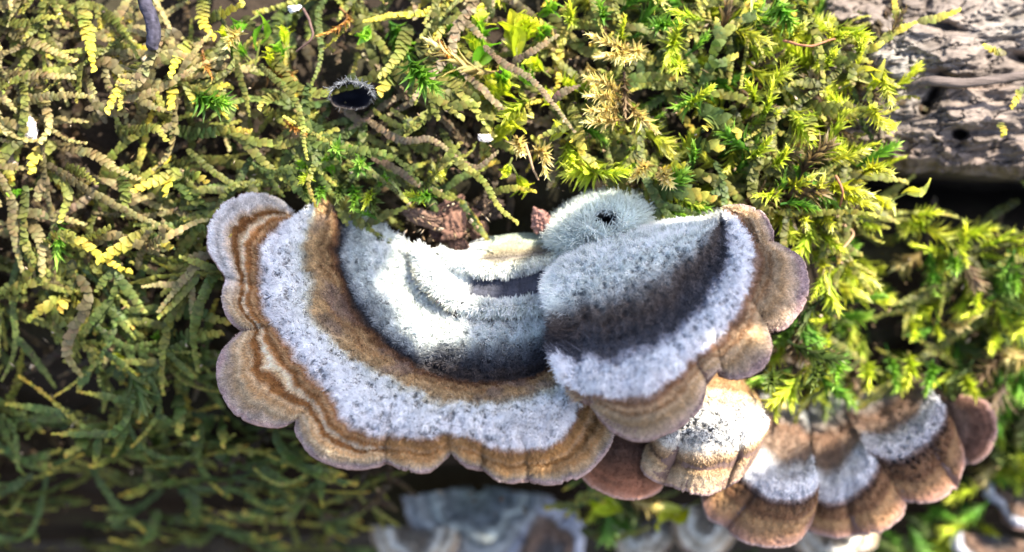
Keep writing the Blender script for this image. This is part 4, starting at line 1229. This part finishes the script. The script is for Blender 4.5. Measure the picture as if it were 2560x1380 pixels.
# ---- the rest of the carpet, layer by layer
KEEP = [np.array(p_, float) for p_ in (
    [(745, 520), (690, 480), (600, 480), (515, 560), (520, 650), (555, 700), (560, 800), (590, 830), (540, 900), (560, 1020), (650, 1075), (740, 1070), (800, 1150), (960, 1170), (1220, 1190), (1440, 1190), (1560, 1100), (1760, 1010), (1930, 920), (2020, 700), (1940, 590), (1870, 510),
     (1780, 545), (1640, 560), (1600, 510), (1480, 500), (1390, 560), (1380, 480), (1180, 490), (990, 505), (1010, 570), (900, 535)],
    [(1470, 1150), (1680, 1180), (1700, 960), (1850, 960), (1980, 990), (2100, 1000), (2300, 950), (2450, 1000), (2490, 1070), (2400, 1200), (2250, 1290), (2050, 1350), (1900, 1350), (1760, 1260), (1600, 1240)],
    [(2120, 90), (2260, 60), (2180, 180), (2230, 200), (2190, 400), (2300, 430), (3300, 520), (3300, -400), (2000, -400), (2000, 0)],
    [(1270, 400), (1430, 400), (1430, 600), (1270, 600)], [(330, -60), (405, -60), (405, 140), (345, 140)], [(1440, 430), (1620, 450), (1640, 570), (1400, 570)], [(775, 120), (960, 120), (975, 300), (790, 300)], [(900, 1450), (930, 1270), (1000, 1150), (1330, 1130), (1500, 1200), (1500, 1450)], [(1540, 1450), (1540, 1270), (1700, 1200), (1830, 1230), (1870, 1450)], [(2470, 1220), (2560, 1190), (2600, 1390), (2400, 1390)],
    [(2190, 400), (3300, 460), (3300, 660), (2330, 540), (2200, 505)],
)]


def inside(px, py, poly):
    x, y = poly[:, 0], poly[:, 1]
    x2, y2 = np.roll(x, -1), np.roll(y, -1)
    c = ((y > py) != (y2 > py)) & (px < (x2 - x) * (py - y) / (y2 - y + 1e-12) + x)
    return bool(c.sum() % 2)


def mixture(px, py):
    """kinds and weights, heading in degrees, jitter, per place on the log"""
    if px < 430 and py < 620:
        return (('tan', .54), ('olive', .32), ('ytip', .06), ('dead', .05), ('emerald', .03)), -25, 60
    if px < 720 and py < 480:
        return (('olive', .50), ('ytip', .10), ('green', .20), ('tan', .12), ('emerald', .05), ('rust', .03)), -70, 60
    if px < 760 and py < 900:
        return (('olive', .40), ('green', .36), ('gtip', .14), ('tan', .1)), -80, 70
    if px < 1500 and py >= 900:
        return (('green', .42), ('gtip', .28), ('olive', .26), ('dark', .04)), -90, 60
    if px < 1150 and py < 560:
        return (('olive', .42), ('green', .25), ('gtip', .10), ('emerald', .08), ('dead', .1), ('lime', .05)), -75, 70
    if px < 1480 and py < 560:
        return (('olive', .28), ('lime', .18), ('emerald', .14), ('dead', .16), ('ytip', .14), ('straw', .1)), -80, 80
    if py < 620 and px < 1780:
        return (('olive', .22), ('lime', .32), ('emerald', .20), ('lemon', .08), ('gtip', .08), ('brown', .10)), -50, 90
    if py < 620:
        return (('olive', .17), ('lime', .36), ('lemon', .17), ('emerald', .10), ('brown', .14), ('gtip', .06)), -20, 90
    if px > 1900 and py < 720 and px < 2250:
        return (('lime', .5), ('lemon', .25), ('emerald', .25)), -60, 60
    return (('lime', .34), ('emerald', .28), ('dark', .2), ('straw', .05), ('brown', .06), ('olive', .07)), -75, 70


cand = []

pts_ = [(x_, y_, 54) for y_ in np.arange(-170, 1640, 54) for x_ in np.arange(-620, 3180, 54)]
pts_ += [(x_, y_, 52) for y_ in np.arange(-150, 1500, 52) for x_ in np.arange(1420, 3180, 52)]
for gx_, gy, step in pts_:
    if True:
        px, py = gx_ + mrg.uniform(-.5, .5) * step, gy + mrg.uniform(-.5, .5) * step
        if any(inside(px, py, k) for k in KEEP):
            continue
        mixk, hd, jit = mixture(px, py)
        r = mrg.uniform()
        for kind, wgt in mixk:
            r -= wgt
            if r <= 0:
                break
        clump = fbm(np.array([px / 170.0, py / 170.0, 0]), 3, 800)
        layer = mrg.uniform()
        if clump < (-.15 if px < 1400 and py < 1000 else -.32) and layer > .10:
            continue                 # dark hollows in the mat
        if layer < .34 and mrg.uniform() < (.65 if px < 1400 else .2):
            kind = 'old'             # bottom strands coloured dark brown, painting shade into the gaps
        lift = .10 + .62 * layer + .34 * clump
        off = not (-60 < px < 2620 and -60 < py < 1440)
        cand.append((layer + .6 * clump, px, py, kind, math.radians(hd + mrg.normal() * jit), lift, off))
cand.sort(key=lambda c: -c[0])
under = {'liver': [], 'spike': []}
made = {'liver': 0, 'spike': 0}
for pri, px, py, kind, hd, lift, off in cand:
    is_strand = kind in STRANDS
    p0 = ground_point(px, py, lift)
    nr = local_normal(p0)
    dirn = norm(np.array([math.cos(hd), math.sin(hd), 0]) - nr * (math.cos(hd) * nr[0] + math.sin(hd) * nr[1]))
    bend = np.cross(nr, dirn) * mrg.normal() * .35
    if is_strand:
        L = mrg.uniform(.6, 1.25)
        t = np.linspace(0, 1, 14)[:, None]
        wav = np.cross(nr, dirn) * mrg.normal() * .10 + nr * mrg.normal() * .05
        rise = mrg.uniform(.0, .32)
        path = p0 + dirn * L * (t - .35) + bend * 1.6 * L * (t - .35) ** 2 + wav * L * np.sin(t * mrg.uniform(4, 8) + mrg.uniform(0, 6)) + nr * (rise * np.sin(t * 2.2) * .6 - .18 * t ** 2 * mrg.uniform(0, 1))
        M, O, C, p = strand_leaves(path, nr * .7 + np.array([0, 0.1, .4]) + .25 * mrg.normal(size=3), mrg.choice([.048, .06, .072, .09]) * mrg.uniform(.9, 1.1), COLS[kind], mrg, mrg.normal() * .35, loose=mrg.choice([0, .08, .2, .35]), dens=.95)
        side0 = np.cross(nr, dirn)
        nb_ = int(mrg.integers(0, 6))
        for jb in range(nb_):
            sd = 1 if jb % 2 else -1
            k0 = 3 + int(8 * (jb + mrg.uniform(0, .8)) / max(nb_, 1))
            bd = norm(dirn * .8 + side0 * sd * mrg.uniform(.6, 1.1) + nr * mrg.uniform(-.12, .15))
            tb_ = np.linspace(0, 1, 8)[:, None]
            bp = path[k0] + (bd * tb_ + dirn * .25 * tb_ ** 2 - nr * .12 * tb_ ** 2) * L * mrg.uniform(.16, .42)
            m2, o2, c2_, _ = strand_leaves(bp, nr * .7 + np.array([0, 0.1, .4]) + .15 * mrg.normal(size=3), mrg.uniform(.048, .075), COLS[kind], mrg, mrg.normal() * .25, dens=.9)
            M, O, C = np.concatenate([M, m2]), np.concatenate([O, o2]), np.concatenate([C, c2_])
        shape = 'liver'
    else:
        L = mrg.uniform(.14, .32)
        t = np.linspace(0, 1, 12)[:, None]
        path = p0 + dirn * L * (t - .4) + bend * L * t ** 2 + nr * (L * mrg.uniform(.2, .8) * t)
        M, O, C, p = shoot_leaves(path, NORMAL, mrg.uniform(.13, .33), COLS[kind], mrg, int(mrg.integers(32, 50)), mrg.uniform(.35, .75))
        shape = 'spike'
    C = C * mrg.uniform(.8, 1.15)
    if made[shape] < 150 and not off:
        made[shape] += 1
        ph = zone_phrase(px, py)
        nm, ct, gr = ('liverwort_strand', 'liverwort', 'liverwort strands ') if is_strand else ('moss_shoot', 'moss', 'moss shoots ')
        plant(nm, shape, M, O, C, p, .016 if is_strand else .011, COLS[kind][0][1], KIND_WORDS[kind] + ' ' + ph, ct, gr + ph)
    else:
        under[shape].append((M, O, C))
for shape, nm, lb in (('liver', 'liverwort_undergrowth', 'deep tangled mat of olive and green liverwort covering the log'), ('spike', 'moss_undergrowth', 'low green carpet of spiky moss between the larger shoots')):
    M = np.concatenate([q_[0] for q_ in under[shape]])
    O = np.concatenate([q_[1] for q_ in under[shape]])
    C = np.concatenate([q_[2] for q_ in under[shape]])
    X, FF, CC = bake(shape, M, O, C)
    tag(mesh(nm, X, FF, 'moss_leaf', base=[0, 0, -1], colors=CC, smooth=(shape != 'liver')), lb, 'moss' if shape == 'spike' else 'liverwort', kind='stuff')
    print('UNDER', shape, len(M), len(FF))
print('CAND', len(cand), made)

# ---------------------------------------------------------------- small things
def chunk(name, px, py, w, size, col, label, cat, seed, flat=(1, .6, .5), rot=0.0, mat='wood', rough=.7):
    nth, nph = 64, 40
    a, b = np.meshgrid(np.linspace(0, 2 * math.pi, nth, endpoint=False), np.linspace(0.02, math.pi - .02, nph), indexing='ij')
    d = np.stack([np.cos(a) * np.sin(b), np.sin(a) * np.sin(b), np.cos(b)], -1)
    pr_ = np.random.default_rng(seed)
    pl = norm(pr_.normal(size=(16, 3)))
    ds = pr_.uniform(.62, 1.0, 16)
    r = np.min(np.where(d @ pl.T > .12, ds / np.maximum(d @ pl.T, .12), 9), -1)
    r = np.minimum(r, 1.35) * (1 + rough * .45 * fbm(d * 2.4 + seed, 4, seed))
    V = d * r[..., None] * np.array(flat) * size
    V += .30 * size * d * fbm(d * 4.5 + seed, 4, seed + 1)[..., None]
    c, s = math.cos(rot), math.sin(rot)
    V = V @ np.array([[c, s, 0], [-s, c, 0], [0, 0, 1]]) + at(px, py, w)
    cc = np.array(col) * (1 + .7 * fbm(d * 5, 4, seed + 2)[..., None])
    o = mesh(name, V.reshape(-1, 3), gridfaces(nth, nph, wrap=True), mat, base=at(px, py, w) - np.array([0, size * .4, 0]), colors=cc.reshape(-1, 3))
    return tag(o, label, cat)


for i, (px_, py_, w_, sz, c_, fl, ro, lb) in enumerate([
        (1062, 548, -.40, .20, (.27, .18, .14), (1, .30, .35), -.30, 'pale curled flake of bark lodged above the large bracket'),
        (1120, 520, -.45, .15, (.22, .13, .105), (1, .35, .4), .45, 'brown bark scrap behind the curled flake'),
        (1140, 568, -.36, .14, (.25, .145, .11), (.8, .8, .5), .3, 'crumbly reddish brown bark chunk beside the curled flake'),
        (1168, 545, -.50, .12, (.20, .12, .095), (.7, .9, .5), -.3, 'knobbly brown bark crumb next to the reddish chunk'),
        (1150, 612, -.44, .12, (.13, .08, .07), (.9, .55, .5), -.6, 'dark flaky bark crumb at the foot of the reddish chunk'),
        (1100, 590, -.50, .11, (.16, .095, .08), (1, .4, .5), -.5, 'dark sliver of bark under the curled flake'),
        (1215, 525, -.60, .15, (.08, .06, .05), (1, .6, .5), .1, 'dark knobbly bark lump behind the hanging liverwort strand'),
        (1190, 580, -.55, .09, (.18, .11, .085), (.9, .7, .5), .8, 'small brown bark grain near the olive foot of the old tier')]):
    chunk('bark_fragment', px_, py_, w_, sz, np.array(c_) * (.62, .58, .54), lb, 'bark', 901 + 4 * i, fl, ro, rough=.9)
chunk('wood_cube', 1352, 550, -.35, .12, (.24, .13, .11), 'blocky purple-brown wood bit beside the fuzzy knob', 'wood', 917, (.8, .95, .8), .1, rough=.35)
chunk('wood_chip', 75, 325, -.25, .11, (.5, .45, .42), 'bleached white wood chip in the liverwort mat', 'wood', 931, (.45, 1, .4), -.2)
chunk('wood_chip', 1214, 345, -.15, .06, (.68, .62, .58), 'tiny white chip between the glassy green leaves', 'wood', 935, (1, .6, .5), .3)
chunk('wood_chip', 735, 22, -.3, .05, (.66, .66, .70), 'shiny white speck of fibre above the pointed green leaf', 'wood', 939, (1, .5, .4), .2)
chunk('wood_chip', 12, 400, -.35, .12, (.32, .26, .21), 'flaky beige chip at the edge of the matted carpet', 'wood', 941, (.7, 1, .4), .2)

# blue-grey twig
t = np.linspace(0, 1, 40)
pp = catmull([[352, -60], [362, 0], [376, 40], [386, 85], [377, 126]], t * 4)
path = at(pp[:, 0], pp[:, 1], np.interp(t, [0, 1], [.20, .05]))
V, F = tube(path, np.interp(t, [0, .3, .8, .96, 1], [.05, .052, .058, .05, .012]), 14)
V = V + .035 * fbm(V * np.array([22, 5, 22]), 4, 950)[:, None] * np.array([1, .2, 1])
tag(mesh('twig', V, F, 'wood', base=path[-1], colors=np.array([.05, .047, .068]) * (1 + 1.8 * fbm(V * np.array([40, 6, 40]), 3, 951)[:, None])), 'weathered blue-grey twig end poking down into the mat', 'twig')

# dark hairy cup
cup = empty('cup_fungus', at(880, 262, -.45), 'small black cup fungus rimmed with pale bristles', 'fungus')
a, r = np.meshgrid(np.linspace(0, 2 * math.pi, 60, endpoint=False), np.linspace(0, 1.35, 18), indexing='ij')
wob_ = 1 + .22 * fbm(np.stack([np.cos(a) * 1.6, np.sin(a) * 1.6, 0 * a], -1), 3, 955)
rr = np.where(r < 1, r, 2 - r + (r - 1) * 1.1) * wob_
cw = np.where(r < 1, -.34 + .30 * r ** 2.5, -.04 - .9 * (r - 1)) + .05 * np.sin(a) * r
V = at(878 + 54 * rr * np.cos(a), 238 - 36 * rr * np.sin(a), -.06 + cw)
cc = np.where(r[..., None] < .9, np.array([.010, .010, .018]), np.array([.05, .04, .035]))
mesh('bowl', V.reshape(-1, 3), gridfaces(60, 18, wrap=True), 'cap_under', cup, colors=cc.reshape(-1, 3))
n = 240
a = np.where(rng.uniform(size=n) < .85, rng.normal(1.3, .8, n), rng.uniform(0, 2 * math.pi, n)) % (2 * math.pi)
k = rng.uniform(.95, 1.12, n)
P = at(878 + 52 * k * np.cos(a), 238 - 34 * k * np.sin(a), -.04 - .3 * (k - 1) + 0 * a)
dirn = np.stack([np.cos(a) * .55, np.sin(a) * .55, .35 + 0 * a], -1)
up = a < math.pi
dirn[up] += np.array([0, -.55, .4])
fuzz('bristles', P, norm(dirn + .6 * rng.normal(size=(n, 3))), rng.uniform(.02, .06, n), np.tile(np.array([.34, .36, .40]), (n, 1)) * (rng.uniform(.25, 1.1, (n, 1)) * np.where(up, 1, .45)[:, None]), cup, r0=.0026)

# loose dry filaments over the mat
FIL = [([(2110, 560), (2130, 590), (2095, 640), (2120, 670)], 'reddish rootlet in the gap below the lemon moss shoots'), ([(2090, 440), (2105, 480), (2100, 520)], 'dark rootlet between the lemon moss shoots'),
       ([(760, 20), (780, 90), (740, 130)], 'brown wiry stalk under the shiny white speck'), ([(1310, 360), (1330, 410), (1345, 450)], 'golden wiry stalk hanging beside the straw shoots'), ([(1960, 100), (2020, 115), (2090, 95)], 'reddish stalk lying along the edge of the bare wood')]
for i, (pts, lb) in enumerate(FIL):
    path = px_path(pts, .78, .82, .08)
    path = path + .02 * fbm(path * 6, 3, 960 + i)[:, None]
    V, F = tube(path, np.linspace(.013, .008, len(path)), 6)
    tag(mesh('rootlet', V, F, 'stem', base=path[0], colors=((.34, .22, .13), (.30, .13, .07), (.10, .06, .05))[i % 3]), lb, 'rootlet')

# crumbs of soil, bark and dead leaf lodged all over the mat
n = 900
cx_, cy_ = rng.uniform(-100, 2650, n), rng.uniform(-60, 1300, n)
ok = ~((cx_ > 2150) & (cy_ > 0) & (cy_ < 600)) & ~((cx_ > 560) & (cx_ < 2000) & (cy_ > 500) & (cy_ < 1180))
cx_, cy_ = np.concatenate([cx_[ok], rng.uniform(1000, 1230, 110)]), np.concatenate([cy_[ok], rng.uniform(505, 605, 110)])
n = len(cx_)
Pc = on_log(cx_, cy_, rng.uniform(.3, .8, n))
Qm = norm(rng.normal(size=(n, 3, 3)))
sz = rng.uniform(.008, .035, n)
oct_ = np.array([[1, 0, 0], [-1, 0, 0], [0, .7, 0], [0, -.7, 0], [0, 0, .3], [0, 0, -.3]], float)
V = np.einsum('kij,nj->kni', Qm, oct_) * (sz[:, None] * rng.uniform(.6, 1.5, (n, 6)))[..., None] + Pc[:, None]
ft = np.array([[0, 2, 4], [2, 1, 4], [1, 3, 4], [3, 0, 4], [2, 0, 5], [1, 2, 5], [3, 1, 5], [0, 3, 5]])
F = (ft[None] + (np.arange(n) * 6)[:, None, None]).reshape(-1, 3)
cr = np.array([[.12, .075, .045], [.22, .15, .08], [.05, .035, .025], [.36, .29, .2]])[rng.integers(0, 4, n)]
tag(mesh('litter', V.reshape(-1, 3), F, 'stem', base=[0, 0, -1], colors=np.repeat(cr, 6, 0), smooth=False), 'scattered brown crumbs of bark and dead leaf in the moss', 'litter', kind='stuff')

# small plants on the bare wood
for pts, kind, lb in [([(2190, 115), (2230, 85), (2290, 55)], 'ytip', 'yellow-green liverwort strand climbing the edge of the bare wood'), ([(2240, 60), (2235, 30), (2230, -10)], 'ytip', 'thin yellow liverwort strand at the top of the bare wood'),
                      ([(2290, 60), (2350, 45), (2400, 25)], 'ytip', 'yellow liverwort strand running along the upper crack of the bare wood'), ([(2500, 135), (2480, 125), (2455, 110)], 'ytip', 'lone yellow liverwort tip in the crack above the wood vein'),
                      ([(2550, 225), (2540, 250), (2525, 275)], 'ytip', 'lone yellow liverwort tip under the wood vein'), ([(2500, 310), (2510, 330), (2500, 345)], 'ytip', 'ochre liverwort bud beside the round hole in the wood'), ([(2150, 130), (2190, 118), (2210, 105)], 'ytip', 'golden liverwort tip at the corner of the bare wood')]:
    path = px_path(pts, .55, .62, .05)
    path[:, 2] = np.maximum(path[:, 2], -.30)
    M, O, C, p = strand_leaves(path, NORMAL, .06, COLS[kind], mrg)
    plant('liverwort_strand', 'liver', M, O, C, p, .012, COLS[kind][0][1], lb, 'liverwort', 'liverwort strands on the bare wood', True)

# ---------------------------------------------------------------- added unseen twig, its leaves shaped to dapple the light
SX = norm(np.cross(np.array([0, 1.0, 0]), SUN))
SY = np.cross(SUN, SX)
twig = empty('added_shade_twig', SUN * 18 + SX * -3, 'added leafy twig out of view, shaped to shade the brackets', 'twig')


def shade_leaf(x0, y0, half_l, half_w, ang, dist):  # one added leaf, placed to block the sun
    c = SX * x0 + SY * y0 + SUN * (dist + 4)
    a = math.radians(ang)
    ly = SX * math.cos(a) + SY * math.sin(a)
    lx = np.cross(ly, SUN)
    na_, nb_ = 22, 9
    A, B = np.meshgrid(np.linspace(0, 1, na_), np.linspace(-1, 1, nb_), indexing='ij')
    wd = half_w * np.sin(math.pi * A) ** .65 * (1 - .2 * A)
    wd = wd * (1 + .05 * np.sin(A * 40) * np.abs(B))
    X = c + ly * ((A - .5) * 2 * half_l)[..., None] + lx * (B * wd)[..., None] + SUN * (.12 * half_w * np.abs(B) + .10 * half_l * np.sin(math.pi * A))[..., None]
    up_ = X + SUN * .012
    V = np.concatenate([X.reshape(-1, 3), up_.reshape(-1, 3)])
    f = gridfaces(na_, nb_)
    F = np.concatenate([f, f[:, ::-1] + na_ * nb_])
    mesh('leaf', V, F, 'shade_leaf', twig, colors=np.array([.06, .11, .03]) * (1 + .3 * fbm(V * 3, 3, 970)[:, None]))
    return X[0, nb_ // 2]


coloured('shade_leaf', trans=0.12, rough=0.5, grain=8, amount=0.2, spec=0.4)
ends = [shade_leaf(*q_) for q_ in SHADE]
main = np.array([ends[0] + SX * -2 + SUN * 1.2] + [e + SUN * .5 for e in sorted(ends, key=lambda e: e[0])] + [ends[-1] + SX * 4 + SUN * 1.5])
mp = catmull(main, np.linspace(0, len(main) - 1, 120))
V, F = tube(mp, np.linspace(.14, .07, 120), 9)
mesh('stem', V, F, 'wood', twig, colors=(.16, .12, .09))
